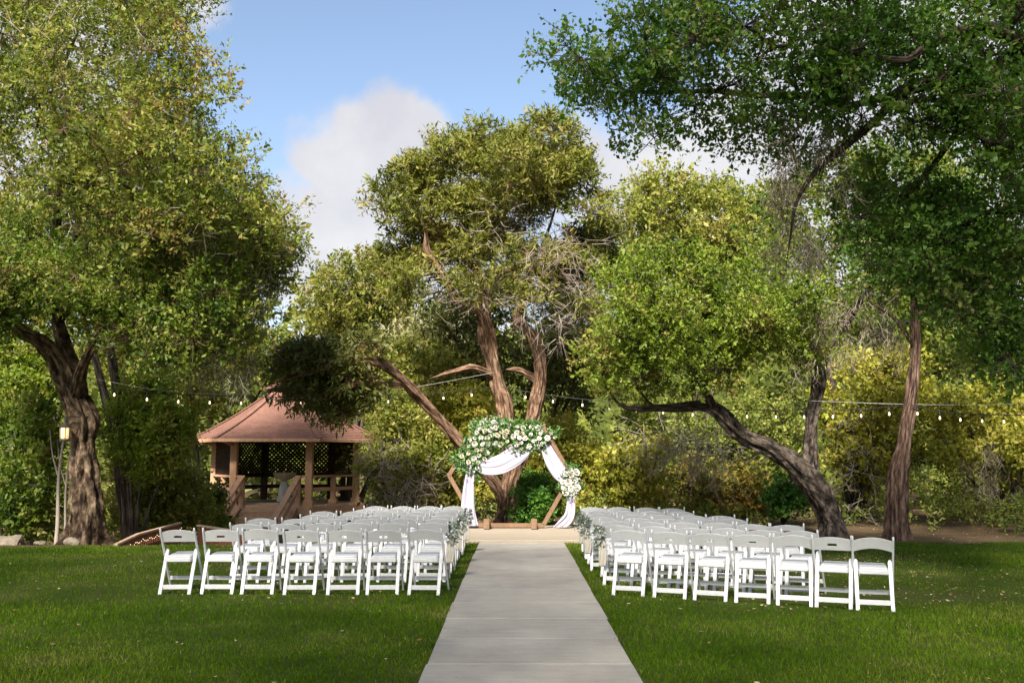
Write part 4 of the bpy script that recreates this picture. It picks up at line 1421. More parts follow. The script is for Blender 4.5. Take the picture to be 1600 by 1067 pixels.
# ------------------------------------------------------------------ gazebo
def build_gazebo():
    d0 = 33.0
    c = P(447, 700, d0)
    zf = .135
    gz = tz(c.x, c.y)
    root = empty('gazebo', (c.x, c.y, gz))
    tag(root, 'hexagonal timber gazebo with reddish shingle roof and lattice back', 'gazebo')
    view = math.atan2(c.x, c.y)          # heading from the camera
    Rp, Re = 2.32, 3.2
    F0 = zf - gz                          # floor height in the root's frame

    def vert(a, r, z):
        # a measured from the direction that faces the camera, positive to the right
        th = R(a)
        lat = math.sin(th) * r
        dep = -math.cos(th) * r
        return Vector((lat * math.cos(view) + dep * math.sin(view), -lat * math.sin(view) + dep * math.cos(view), z))
    angs = [-42, 18, 78, 138, 198, 258]
    # floor: boards clipped to the hexagon
    u_dir = (vert(18, 1, 0) - vert(-42, 1, 0)).normalized()
    n_dir = Vector((-u_dir.y, u_dir.x, 0))
    if n_dir.dot(vert(-12, 1, 0)) > 0:
        n_dir = -n_dir
    fl = bmesh.new()
    vs = [fl.verts.new(vert(a, Rp + .22, F0 - .06)) for a in angs]
    f = fl.faces.new(vs)
    r = bmesh.ops.extrude_face_region(fl, geom=[f])
    for v in r['geom']:
        if isinstance(v, bmesh.types.BMVert):
            v.co.z -= .16
    bmesh.ops.recalc_face_normals(fl, faces=fl.faces)
    deck = link('deck_frame', bm_mesh('deck_frame', fl, 'timber'), parent=root)
    ap = (Rp + .22) * math.cos(R(30))
    w = .145
    nb = int(2 * ap / w)
    for i in range(nb):
        t0 = -ap + i * w + .004
        t1 = t0 + w - .008
        tm = (t0 + t1) / 2
        # half width of the hexagon at this offset
        hw = (Rp + .22) - abs(tm) * math.tan(R(30))
        bm = bmesh.new()
        add_beam(bm, n_dir * tm - u_dir * hw + Vector((0, 0, F0 - .03)), n_dir * tm + u_dir * hw + Vector((0, 0, F0 - .03)), w - .008, .055)
        link('deck_board', bm_mesh('deck_board', bm, 'deck'), parent=deck)
    # piers under the deck
    for a in angs:
        link('pier', beam_mesh('pier', vert(a, Rp, -.1), vert(a, Rp, F0 - .2), .2, .2, 'timber_shaded', .01), parent=root)
    # skirt boards
    for i in range(6):
        a, b = angs[i], angs[(i + 1) % 6]
        link('skirt_board', beam_mesh('skirt_board', vert(a, Rp + .26, F0 - .18), vert(b, Rp + .26, F0 - .18), .035, .26, 'timber', .006, ext=-.02), parent=root)
    eave_z = 2.12 - gz
    # posts
    for i, a in enumerate(angs):
        back = i in (3, 4)  # rear posts get the timber with shade in its colour
        p = link('post', beam_mesh('post', vert(a, Rp, F0), vert(a, Rp, eave_z + .32), .21, .21, 'timber_shaded' if back else 'timber', .012), parent=root)
        if not back:
            link('post_base', beam_mesh('post_base', vert(a, Rp, F0 - .01), vert(a, Rp, F0 + .14), .30, .30, 'timber', .015), parent=p)
        # knee brace
        if not back:
            link('brace', beam_mesh('brace', vert(a, Rp + .1, eave_z - .12), vert(a, Rp + .7, eave_z + .06), .11, .13, 'timber', .01), parent=p)
    # ring beam
    for i in range(6):
        a, b = angs[i], angs[(i + 1) % 6]
        link('ring_beam', beam_mesh('ring_beam', vert(a, Rp, eave_z + .20), vert(b, Rp, eave_z + .20), .12, .18, 'timber', .008, ext=-.12), parent=root)
    # roof: lapped shingle courses per face
    bm = bmesh.new()
    z_top, r_top = 3.72 - gz, .52
    NC = 24
    for i in range(6):
        a, b = angs[i], angs[(i + 1) % 6]
        for k in range(NC):
            t0, t1 = k / NC, (k + 1) / NC + .012
            def pt(ang, t, dz):
                rr = Re + (r_top - Re) * t
                sag = -.10 * math.sin(math.pi * min(1, t))
                return vert(ang, rr, eave_z + (z_top - eave_z) * t + sag + dz)
            q = [pt(a, t0, .028), pt(b, t0, .028), pt(b, t1, .004), pt(a, t1, .004)]
            lo_ = [pt(a, t0, -.004), pt(b, t0, -.004)]
            v = [bm.verts.new(p) for p in q + lo_]
            bm.faces.new((v[0], v[1], v[2], v[3]))
            bm.faces.new((v[4], v[5], v[1], v[0]))
        # underside
        v = [bm.verts.new(vert(a, Re, eave_z - .05)), bm.verts.new(vert(b, Re, eave_z - .05)), bm.verts.new(vert(b, r_top, z_top - .12)), bm.verts.new(vert(a, r_top, z_top - .12))]
        bm.faces.new((v[3], v[2], v[1], v[0]))
    roof = link('roof', bm_mesh('roof', bm, 'roof'), parent=root)
    for i in range(6):
        a, b = angs[i], angs[(i + 1) % 6]
        link('fascia', beam_mesh('fascia', vert(a, Re, eave_z - .02), vert(b, Re, eave_z - .02), .03, .10, 'timber', .004), parent=roof)
        pts = [vert(a, Re + (r_top - Re) * t, eave_z + (z_top - eave_z) * t - .10 * math.sin(math.pi * t) + .045) for t in np.linspace(0, 1, 9)]
        hb = bmesh.new()
        for p0, p1 in zip(pts[:-1], pts[1:]):
            add_beam(hb, p0, p1, .16, .03)
        link('hip_cap', bm_mesh('hip_cap', hb, 'roof'), parent=roof)
        link('rafter', beam_mesh('rafter', vert(a, Re - .06, eave_z - .06), vert(a, r_top, z_top - .16), .07, .13, 'timber_shaded'), parent=roof)
    # cupola
    cb_ = bmesh.new()
    for zz0, zz1, r0, r1 in ((z_top - .1, z_top + .12, .46, .46),):
        lo_ = [cb_.verts.new(vert(a, r0, zz0)) for a in angs]
        hi_ = [cb_.verts.new(vert(a, r1, zz1)) for a in angs]
        for i in range(6):
            cb_.faces.new((lo_[i], lo_[(i + 1) % 6], hi_[(i + 1) % 6], hi_[i]))
    cup = link('cupola', bm_mesh('cupola', cb_, 'timber_shaded'), parent=root)
    cr = bmesh.new()
    NC = 7
    for i in range(6):
        a, b = angs[i], angs[(i + 1) % 6]
        for k in range(NC):
            t0, t1 = k / NC, (k + 1) / NC
            q = [vert(a, .8 * (1 - t0), z_top + .10 + .48 * t0 + .02), vert(b, .8 * (1 - t0), z_top + .10 + .48 * t0 + .02), vert(b, .8 * (1 - t1) + .001, z_top + .10 + .48 * t1), vert(a, .8 * (1 - t1) + .001, z_top + .10 + .48 * t1)]
            v = [cr.verts.new(p) for p in q]
            cr.faces.new(v)
        v = [cr.verts.new(vert(a, .8, z_top + .09)), cr.verts.new(vert(b, .8, z_top + .09)), cr.verts.new(vert(a + 30, .02, z_top + .13))]
        cr.faces.new((v[2], v[1], v[0]))
        v = [cr.verts.new(vert(a, .8, z_top + .09)), cr.verts.new(vert(b, .8, z_top + .09)), cr.verts.new(vert(b, .8, z_top + .12)), cr.verts.new(vert(a, .8, z_top + .12))]
        cr.faces.new(v)
    link('cupola_roof', bm_mesh('cupola_roof', cr, 'roof'), parent=cup)

    # lattice between the rear posts
    def lattice(a, b, zlo, zhi):
        A, B = vert(a, Rp, 0), vert(b, Rp, 0)
        u = (B - A)
        ln = u.length - .22
        u.normalize()
        A = A + u * .11
        nrm = Vector((u.y, -u.x, 0))
        H = zhi - zlo
        bm = bmesh.new()
        step = .145
        for sgn in (1, -1):
            k = -H
            while k < ln + .001 if sgn == 1 else k < ln:
                # strip runs along the 45 degree diagonal, clipped to the panel
                s0, s1 = max(0, -k), min(H, ln - k)
                if s1 > s0 + .03:
                    if sgn == 1:
                        p0 = A + u * (k + s0) + Vector((0, 0, zlo + s0))
                        p1 = A + u * (k + s1) + Vector((0, 0, zlo + s1))
                    else:
                        p0 = A + u * (k + s0) + Vector((0, 0, zhi - s0))
                        p1 = A + u * (k + s1) + Vector((0, 0, zhi - s1))
                    add_beam(bm, p0 + nrm * (.008 * sgn), p1 + nrm * (.008 * sgn), .012, .062, up=tuple(nrm.cross(p1 - p0)))
                k += step
        pan = link('lattice_panel', bm_mesh('lattice_panel', bm, 'timber_shaded'), parent=root)
        for z in (zlo, zhi):
            link('lattice_rail', beam_mesh('lattice_rail', A + Vector((0, 0, z)), A + u * ln + Vector((0, 0, z)), .05, .09, 'timber_shaded', .004), parent=pan)
    zl, zh = .95 - gz, eave_z + .12
    for i in (2, 3, 4):
        lattice(angs[i], angs[(i + 1) % 6], zl, zh)
    lattice(angs[5], angs[0] , zl + .05, zh)

    # balustrade: top and middle rail with a stub post between
    def balus(a, b, s0=0.0, s1=1.0, dark=False, stub=True):
        A, B = vert(a, Rp, 0), vert(b, Rp, 0)
        A, B = A + (B - A) * s0, A + (B - A) * s1
        m_ = 'timber_shaded' if dark else 'timber'
        u = (B - A).normalized()
        h = Vector((0, 0, F0))
        link('top_rail', beam_mesh('top_rail', A + h + Vector((0, 0, .86)), B + h + Vector((0, 0, .86)), .17, .07, m_, .008, ext=-.10), parent=root)
        link('middle_rail', beam_mesh('middle_rail', A + h + Vector((0, 0, .46)), B + h + Vector((0, 0, .46)), .045, .11, m_, .005, ext=-.10), parent=root)
        if stub:
            mid = (A + B) / 2
            s = link('baluster_post', beam_mesh('baluster_post', mid + h, mid + h + Vector((0, 0, .82)), .16, .16, m_, .01), parent=root)
            link('post_base', beam_mesh('post_base', mid + h, mid + h + Vector((0, 0, .13)), .26, .26, m_, .012), parent=s)
    balus(18, 78)
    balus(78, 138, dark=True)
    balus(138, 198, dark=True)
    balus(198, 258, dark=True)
    balus(258, 318)
    # benches inside at the back
    for i in (2, 3, 4):
        A, B = vert(angs[i], Rp - .35, F0 + .42), vert(angs[(i + 1) % 6], Rp - .35, F0 + .42)
        link('bench_seat', beam_mesh('bench_seat', A, B, .38, .045, 'timber_shaded', .005, ext=-.1, up=(0, 0, 1)), parent=root)
    # stairs out of the front face with handrails
    fc = (vert(-42, Rp, 0) + vert(18, Rp, 0)) / 2
    out = fc.normalized()
    fcx = fc + out * .14
    hw = .80
    lean = u_dir * -.10
    nst = 5
    rise = (F0 - .02) / (nst + 1)
    for k in range(nst):
        z = F0 - rise * (k + 1)
        cpt = fcx + out * (.17 + .34 * k) + lean * k * .6
        t = link('stair_tread', beam_mesh('stair_tread', cpt - u_dir * hw + Vector((0, 0, z)), cpt + u_dir * hw + Vector((0, 0, z)), .36, .05, 'deck', .006), parent=root)
        link('stair_riser', beam_mesh('stair_riser', cpt - out * .16 - u_dir * (hw - .02) + Vector((0, 0, z + rise / 2 )), cpt - out * .16 + u_dir * (hw - .02) + Vector((0, 0, z + rise / 2)), .025, rise - .05, 'timber', .003), parent=t)
    for s in (-1, 1):
        top = fcx + u_dir * (hw + .06) * s
        bot = top + out * 1.75 + lean * 3.0
        n1 = link('newel_post', beam_mesh('newel_post', top + Vector((0, 0, F0 - .1)), top + Vector((0, 0, F0 + .86)), .15, .15, 'timber', .01), parent=root)
        n2 = link('newel_post', beam_mesh('newel_post', bot + Vector((0, 0, -.05)), bot + Vector((0, 0, .80)), .15, .15, 'timber', .01), parent=root)
        link('handrail', beam_mesh('handrail', top + Vector((0, 0, F0 + .88)), bot + out * .1 + Vector((0, 0, .78)), .19, .06, 'timber', .008), parent=root)
        link('stair_rail', beam_mesh('stair_rail', top + Vector((0, 0, F0 + .46)), bot + Vector((0, 0, .38)), .045, .14, 'timber', .005), parent=root)
        link('stringer', beam_mesh('stringer', top + Vector((0, 0, F0 - .16)), bot + Vector((0, 0, .02)), .05, .24, 'timber', .006), parent=root)
    # return rails from the newels to the posts
    for s, a in ((-1, -42), (1, 18)):
        A = vert(a, Rp, F0)
        Bp = fc + u_dir * (hw + .06) * s + Vector((0, 0, F0))
        for z, ww, hh in ((.86, .17, .07), (.46, .045, .11)):
            link('top_rail' if z > .6 else 'middle_rail', beam_mesh('return_rail', A + Vector((0, 0, z)), Bp + Vector((0, 0, z)), ww, hh, 'timber', .006, ext=-.03), parent=root)
    # little lit lamps under the eaves
    for a, rr_ in ((-42, Rp - .16), (-12, Rp * .86), (14, Rp - .16)):
        p = vert(a, rr_, eave_z + .02)
        lm = bmesh.new()
        bmesh.ops.create_uvsphere(lm, u_segments=8, v_segments=6, radius=.055, matrix=Matrix.Translation(p))
        l = link('lamp', bm_mesh('lamp', lm, 'bulb', True), parent=root)
        link('lamp_holder', beam_mesh('lamp_holder', p + Vector((0, 0, .05)), p + Vector((0, 0, .22)), .05, .05, 'iron'), parent=l)
    return root, c, zf


gazebo, GC, GZF = build_gazebo()


def lathe(bm, prof, seg=24, c=(0, 0, 0), wob=None):
    rings = []
    for (r, z) in prof:
        ring = []
        for k in range(seg):
            a = 2 * math.pi * k / seg
            rr = r * (1 + (wob(a, z) if wob else 0))
            ring.append(bm.verts.new((c[0] + rr * math.cos(a), c[1] + rr * math.sin(a), c[2] + z)))
        rings.append(ring)
    for a, b in zip(rings[:-1], rings[1:]):
        for k in range(seg):
            bm.faces.new((a[k], a[(k + 1) % seg], b[(k + 1) % seg], b[k]))
    bm.faces.new(list(reversed(rings[0])))
    bm.faces.new(rings[-1])


ft = empty('stone_font', (GC.x + .02, GC.y - .2, GZF))
tag(ft, 'pale stone bowl on a pedestal wrapped in white cloth inside the gazebo', 'font')
bm = bmesh.new()
lathe(bm, [(.06, .66), (.12, .70), (.25, .78), (.34, .86), (.375, .93), (.375, .955), (.35, .955), (.30, .90), (.15, .84), (.02, .83)], 28)
link('bowl', bm_mesh('bowl', bm, 'stonebowl', True), parent=ft)
bm = bmesh.new()
lathe(bm, [(.15, .0), (.15, .04), (.09, .08), (.07, .5), (.075, .675)], 16)
link('pedestal', bm_mesh('pedestal', bm, 'stonebowl', True), parent=ft)
bm = bmesh.new()
lathe(bm, [(.23, .005), (.215, .1), (.18, .3), (.15, .5), (.11, .64), (.08, .665)], 40, wob=lambda a, z: .10 * math.sin(7 * a + z * 2) * (1 - z * .9))
link('cloth_wrap', bm_mesh('cloth_wrap', bm, 'cloth', True), parent=ft)


# ------------------------------------------------------------------ red picket rail down to the gazebo
def fence(pts, label, gap=.13, lights=True):
    root = empty('picket_fence', (pts[0][0], pts[0][1], tz(pts[0][0], pts[0][1])))
    tag(root, label, 'fence')
    o = Vector(root.location)
    pk = bmesh.new()
    add_box(pk, (0, 0, .5), (.09, .02, 1.0), bevel=.003)
    pme = bm_mesh('picket', pk, 'redfence')
    for a, b in zip(pts[:-1], pts[1:]):
        a, b = Vector(a), Vector(b)
        link('top_rail', beam_mesh('top_rail', a - o, b - o, .08, .045, 'rail', .006, ext=.02), parent=root)
        n = max(1, int((b - a).length / gap))
        ang = math.atan2(b.y - a.y, b.x - a.x)
        for k in range(n):
            p = a.lerp(b, (k + .5) / n)
            zb = tz(p.x, p.y) - .05
            h = p.z - .03 - zb
            if h < .05:
                continue
            q = link('picket', pme, parent=root)
            q.location = (p.x - o.x, p.y - o.y, zb - o.z)
            q.rotation_euler = (0, 0, ang)
            q.scale = (1, 1, h)
        link('lower_rail', beam_mesh('lower_rail', a - o + Vector((0, .03, -.28)), b - o + Vector((0, .03, -.28)), .03, .08, 'redfence'), parent=root)
    return root


fa = P(181, 851, 18.2)
fb = P(215, 835, 19.3)
fc_ = P(281, 817, 22.6)
fence([fa, fb, fc_], 'redwood picket rail with fairy lights descending behind the outermost gazebo side chair')
fd = P(310, 821, 22.9)
fe = P(432, 838, 20.2)
fence([fd, fe], 'sunlit redwood picket rail partly hidden behind the gazebo side chairs')
fl_root = empty('fairy_lights', tuple(fb))
tag(fl_root, 'string of tiny white fairy lights looped under the picket rail', 'fairy lights')
g = Geo()
bulbs = bmesh.new()
prev = None
for k in range(46):
    t = k / 45
    p = (fa.lerp(fb, t / .35) if t < .35 else fb.lerp(fc_, (t - .35) / .65)) + Vector((.05, -.03, -.10 - .05 * abs(math.sin(k * .7)))) - fb
    bmesh.ops.create_icosphere(bulbs, subdivisions=1, radius=.009, matrix=Matrix.Translation(p))
    if prev is not None:
        V, F, T = tri_tubes(np.array([prev]), np.array([p]), np.array([.003]), np.array([.003]))
        g.add(V, F, T)
    prev = p
link('tiny_bulbs', bm_mesh('tiny_bulbs', bulbs, 'bulb'), parent=fl_root)
link('cord', g.mesh('cord', 'wire'), parent=fl_root)


# ------------------------------------------------------------------ wedding arch
AD = 22.0
S_ = 1.335
ac = P(797, 760, AD)
AX, AY = ac.x, AD
AZ0 = .06
hexz = 1.075


def hexpt(k):
    # 0 bottom-left, 1 bottom-right, 2 right, 3 top-right, 4 top-left, 5 left
    pts = [(-.5, 0), (.5, 0), (1, 1), (.5, 2), (-.5, 2), (-1, 1)]
    x, z = pts[k]
    return Vector((x * S_ * (1.0 if abs(x) > .9 else 1.08), 0, z * hexz + .06))


arch = empty('wedding_arch', (AX, AY, AZ0), R(-1))
tag(arch, 'hexagonal wooden wedding arch on the pale concrete pad', 'arch')
for k in range(6):
    a, b = hexpt(k), hexpt((k + 1) % 6)
    link('beam', beam_mesh('beam', a, b, .09, .12, 'archwood', .006, up=(0, 1, 0), ext=-.005 if k % 2 else .025), parent=arch)
for sx in (-.37, .39):
    bm = bmesh.new()
    add_box(bm, (sx * S_, -.0, .075), (.125, .95, .13), bevel=.008)
    add_box(bm, (sx * S_, -.40, .17), (.13, .13, .10), bevel=.008)
    link('foot', bm_mesh('foot', bm, 'archwood'), parent=arch)


def ribbon_cloth(name, ctrl, nu=60, nv=26, folds=5, amp=.03, parent=None, mat='drape'):
    """ctrl rows: (centre xyz, half-width vector xyz). folded cloth along a path"""
    c = smooth_poly([(*a, .01) for a, b in ctrl], max(4, nu // max(1, len(ctrl) - 1)))[:, :3]
    w = smooth_poly([(*b, .01) for a, b in ctrl], max(4, nu // max(1, len(ctrl) - 1)))[:, :3]
    n = len(c)
    T = norm(np.gradient(c, axis=0))
    Nn = norm(np.cross(T, w))
    v = np.linspace(-1, 1, nv)
    ph = np.linspace(0, 1.5, n)
    V = np.zeros((n, nv, 3))
    for j, vv in enumerate(v):
        f = np.sin(vv * folds * math.pi + ph * 1.6 + .8 * np.sin(ph * 5)) * amp * (.6 + .4 * np.sin(ph * 4 + vv * 3)) + .35 * amp * np.sin(vv * folds * 2.3 * math.pi + ph * 4 + vv)
        V[:, j] = c + w * vv + Nn * f[:, None]
    i = np.arange(n - 1)[:, None] * nv + np.arange(nv - 1)[None]
    F = np.stack([i, i + 1, i + nv + 1, i + nv], -1).reshape(-1, 4)
    me = mesh_np(name, V.reshape(-1, 3), F, mat, smooth=True)
    o = link(name, me, parent=parent)
    sm = o.modifiers.new('thick', 'SOLIDIFY')
    sm.thickness = .004
    return o


def A_(px, py, dy=0.0):
    p = P(px, py, AD + dy)
    return Vector((p.x - AX, dy, p.z - AZ0))


dr1 = empty('chiffon_drape', (AX, AY, AZ0))
tag(dr1, 'lilac-white chiffon drape swagged beneath the large flower garland of the arch', 'drape')
ribbon_cloth('swag', [(A_(741, 722, -.10), (.02, 0, .14)), (A_(758, 729, -.16), (-.01, .02, .17)), (A_(782, 725, -.18), (-.05, .02, .20)), (A_(805, 712, -.16), (-.09, .02, .19)), (A_(822, 702, -.11), (-.09, .02, .10)), (A_(836, 692, -.08), (-.05, .02, .04))], 60, 30, 2.6, .016, dr1)
ribbon_cloth('tail', [(A_(736, 712, -.10), (.07, 0, 0)), (A_(735, 735, -.12), (.09, 0, 0)), (A_(732, 765, -.13), (.12, 0, 0)), (A_(731, 795, -.14), (.15, .01, 0)), (A_(734, 822, -.15), (.19, .02, 0))], 44, 30, 2.8, .025, dr1)
dr2 = empty('chiffon_drape', (AX, AY, AZ0))
tag(dr2, 'lilac-white chiffon drape falling past the small white bouquet of the arch', 'drape')
ribbon_cloth('swag', [(A_(850, 692, -.09), (.10, 0, .03)), (A_(858, 710, -.12), (.13, .01, .05)), (A_(866, 726, -.13), (.14, .01, .08)), (A_(876, 740, -.13), (.12, .01, .11)), (A_(888, 751, -.11), (.07, .01, .10))], 44, 26, 2.3, .019, dr2)
ribbon_cloth('tail', [(A_(891, 765, -.10), (.07, 0, 0)), (A_(892, 785, -.12), (.09, 0, 0)), (A_(890, 803, -.13), (.11, .01, -.01)), (A_(883, 815, -.15), (.14, .03, -.02)), (A_(876, 823, -.18), (.17, .05, .0))], 44, 26, 2.5, .025, dr2)


def rose_mesh(mat):
    bm = bmesh.new()
    g0 = bmesh.ops.create_icosphere(bm, subdivisions=1, radius=.28)
    for (ring, n, r, h, tilt) in ((0, 3, .30, .55, .15), (1, 5, .55, .5, .45), (2, 6, .85, .38, .85)):
        for k in range(n):
            a = 2 * math.pi * (k + ring * .4) / n
            ca, sa = math.cos(a), math.sin(a)
            tang = Vector((-sa, ca, 0))
            rad = Vector((ca, sa, 0))
            half = math.pi / n * 1.25
            row = []
            for t in (0.0, .55, 1.0):
                rr = r * (.35 + .65 * t) * (1 + tilt * t * .25)
                zz = -.25 + (h + .28) * t - tilt * .25 * t * t
                line = []
                for s in (-1, 0, 1):
                    aa = a + s * half * (.75 if t == 1 else 1)
                    p = Vector((math.cos(aa) * rr * (1 - .06 * abs(s)), math.sin(aa) * rr * (1 - .06 * abs(s)), zz - .07 * abs(s) * t))
                    line.append(bm.verts.new(p))
                row.append(line)
            for i in range(2):
                for j in range(2):
                    bm.faces.new((row[i][j], row[i][j + 1], row[i + 1][j + 1], row[i + 1][j]))
    return bm_mesh('rose', bm, mat, True)


ROSE = [rose_mesh('rose_w'), rose_mesh('rose_c'), rose_mesh('rose_p')]


def arrangement(name, label, loc, roses, leafpos, nleaf, small, ls=.09):
    root = empty(name, loc)
    tag(root, label, 'flowers')
    for (p, s, m) in roses:
        q = link('rose', ROSE[m], parent=root)
        q.location = p
        q.scale = (s, s, s)
        d = Vector((p.x * .10 + random.uniform(-.5, .5), -1, random.uniform(-.1, .6)))
        q.rotation_euler = d.to_track_quat('Z', 'Y').to_euler()
    n = nleaf
    idx = rng.integers(0, len(leafpos), n)
    B = np.array(leafpos)[idx] + rng.normal(0, .06, (n, 3))
    D = norm(unit(n) * .8 + np.array([0, -.25, .1])[None])
    V, F = leaf_quads(B, D, unit(n), ls * rng.uniform(.5, 1.3, n), ls * .38 * np.ones(n))
    link('foliage', mesh_np('foliage', V, F, 'garland', rnd=rng.random(n)), parent=root)
    # small filler blossoms
    C = np.repeat(np.array(small), 26, 0)
    n = len(C)
    B = C + rng.normal(0, .05, (n, 3))
    V, F = leaf_quads(B, norm(unit(n) + np.array([0, -.6, 0])[None]), unit(n), rng.uniform(.025, .05, n), rng.uniform(.018, .032, n))
    link('filler_blossom', mesh_np('filler_blossom', V, F, 'filler', rnd=rng.random(n)), parent=root)
    return root


def scatter_band(path, halfw, n, mind, front=-.16):
    """points in a band around a pixel path on the arch plane"""
    pts = np.array(path, float)
    seg = np.linalg.norm(np.diff(pts, axis=0), axis=1)
    cum = np.concatenate([[0], np.cumsum(seg)])
    out = []
    for t in range(6000):
        s = random.random() * cum[-1]
        i = min(len(seg) - 1, int(np.searchsorted(cum, s) - 1)) if s > 0 else 0
        i = max(0, i)
        f = (s - cum[i]) / seg[i]
        q = pts[i] * (1 - f) + pts[i + 1] * f
        dirp = (pts[i + 1] - pts[i]) / seg[i]
        nn = np.array([-dirp[1], dirp[0]])
        off = random.uniform(-1, 1) * halfw
        q = q + nn * off
        if any((q[0] - o[0]) ** 2 + (q[1] - o[1]) ** 2 < mind ** 2 for o in out):
            continue
        out.append((q[0], q[1], front * (1 - .5 * (off / halfw) ** 2)))
        if len(out) >= n:
            break
    return out


mainpath = [(733, 722), (745, 705), (752, 685), (765, 672), (790, 682), (820, 684), (848, 680), (853, 690)]
rp = scatter_band(mainpath, 17, 62, 8.2)
arrangement('flower_garland', 'large garland of white and blush roses over the top beams of the arch', (AX, AY, AZ0),
            [(A_(x, y, dy - .06), random.uniform(.042, .068), random.choice([0, 0, 0, 0, 0, 1, 1])) for (x, y, dy) in rp],
            [tuple(A_(x, y, dy * .6)) for (x, y, dy) in scatter_band([(726, 735)] + mainpath, 22, 320, 2.2)], 5200,
            [tuple(A_(x, y, -.2)) for (x, y) in [(770, 655), (764, 660), (776, 662), (848, 672), (846, 690), (772, 695), (735, 728), (840, 698), (757, 690), (800, 700)]], ls=.11)
rp = scatter_band([(893, 735), (889, 750), (893, 768)], 10, 14, 8.5)
arrangement('white_bouquet', 'small bouquet of white roses tied on the outer corner of the arch', (AX, AY, AZ0),
            [(A_(x, y, dy - .06), random.uniform(.062, .09), 0) for (x, y, dy) in rp],
            [tuple(A_(x, y, dy * .5)) for (x, y, dy) in scatter_band([(892, 730), (887, 750), (895, 774)], 12, 80, 2.2)], 900,
            [tuple(A_(x, y, -.2)) for (x, y) in [(899, 757), (901, 764), (897, 770), (891, 768), (902, 750), (895, 775)]], ls=.10)
# thin trailing stems under the garland


# ------------------------------------------------------------------ eucalyptus bunches on the aisle chairs
def aisle_bunch(side, ri, label):
    x, y, rz = CHAIR_AT[side, ri, 0]
    sx = 1 if side == 'l' else -1
    root = empty('eucalyptus_bunch', (x + sx * .236 * math.cos(rz) + .14 * math.sin(rz), y - .15, .605))
    tag(root, label, 'greenery', 'greenery on the aisle chairs')
    n = 190
    t = rng.random(n)
    a = rng.uniform(0, 6.28, n)
    r_ = .055 * np.sqrt(rng.random(n))
    B = np.stack([np.cos(a) * r_ + sx * .03, np.sin(a) * r_, (t - .45) * .26], 1)
    D = norm(np.stack([np.cos(a), np.sin(a), rng.normal(0, .8, n) - .2], 1))
    V, F = leaf_quads(B, D, unit(n), rng.uniform(.03, .06, n), rng.uniform(.02, .034, n))
    link('leaves', mesh_np('leaves', V, F, 'euca', rnd=rng.random(n)), parent=root)
    n = 40
    B = rng.normal(0, .045, (n, 3)) + np.array([sx * .05, -.03, .0])
    V, F = leaf_quads(B, unit(n), unit(n), rng.uniform(.03, .05, n), rng.uniform(.025, .04, n))
    link('white_blossom', mesh_np('white_blossom', V, F, 'filler', rnd=rng.random(n)), parent=root)
    ribbon_cloth('ribbon', [(Vector((0, -.02, -.05)), (.035, 0, 0)), (Vector((.005, -.03, -.2)), (.05, 0, 0)), (Vector((0, -.02, -.36)), (.045, .01, 0))], 16, 10, 2, .01, root, 'ribbon')


for side, nm in (('l', 'gazebo'), ('r', 'cedar')):
    for ri, txt in ((1, 'sixth'), (3, 'fourth'), (5, 'second')):
        aisle_bunch(side, ri, 'eucalyptus bunch with ribbon on %s row aisle chair from arch, %s side' % (txt, nm))


# ------------------------------------------------------------------ festoon lights
def bulb_mesh():
    bm = bmesh.new()
    lathe(bm, [(.004, -.072), (.012, -.066), (.02, -.052), (.019, -.036), (.013, -.018), (.011, -.004)], 10)
    return bm_mesh('bulb', bm, 'bulb', True)


def socket_mesh():
    bm = bmesh.new()
    lathe(bm, [(.015, -.005), (.018, .0), (.018, .055), (.008, .075), (.006, .11)], 8)
    return bm_mesh('socket', bm, 'iron', True)


BULB, SOCK = bulb_mesh(), socket_mesh()


def string_lights(label, ctrl, bulbs):
    """ctrl: (px,py,d) of the cord; bulbs: px list"""
    pts = np.array([P(*c) for c in ctrl])
    o = pts[0]
    root = empty('string_lights', tuple(o))
    tag(root, label, 'string lights')
    sp = smooth_poly([(*p, .008) for p in pts], 10)
    V, F, T = tube_arrays(sp[:, :3] - o, sp[:, 3], 5)
    g = Geo()
    g.add(V, F, T)
    link('cord', g.mesh('cord', 'wire'), parent=root)
    scr = np.array([800 + p[0] / (p[1] * math.cos(PITCH) + (p[2] - CAM_H) * math.sin(PITCH)) * FPX for p in sp[:, :3]])
    for bx in bulbs:
        i = int(np.argmin(np.abs(scr - bx)))
        j = i + 1 if (i + 1 < len(scr) and (scr[i] < bx)) else max(0, i - 1)
        f = 0 if i == j else min(1, max(0, (bx - scr[i]) / (scr[j] - scr[i] + 1e-9)))
        p = sp[i, :3] * (1 - f) + sp[j, :3] * f - o
        s = link('socket', SOCK, parent=root, loc=tuple(p + np.array([0, 0, -.10])))
        link('bulb', BULB, parent=s)


LBX = [179, 230, 279, 328, 377, 424, 470, 517, 562, 607, 650, 693, 737]
string_lights('festoon of warm bulbs strung from the live oak to the juniper', [(148, 600, 18.9), (230, 613, 19.6), (330, 618.5, 20.4), (470, 620.5, 21.6), (600, 618, 22.6), (690, 613, 23.2), (772, 604, 23.7)], LBX)
string_lights('festoon of warm bulbs strung from the juniper to the cedar', [(782, 604, 23.7), (830, 613, 23.4), (880, 620, 23.1), (994, 632, 22.4), (1125, 639.5, 21.5), (1256, 641, 20.7), (1345, 639, 20.1), (1416, 633, 19.4)], [821, 864, 910, 952, 994, 1036, 1082, 1125, 1167, 1212, 1256, 1301, 1345, 1389])
string_lights('festoon of warm bulbs running from the cedar out past the mossy tree', [(1424, 633, 19.4), (1468, 642, 19.8), (1534, 647, 20.4), (1610, 648, 21.0), (1700, 640, 21.8)], [1433, 1468, 1500, 1534, 1568, 1605])


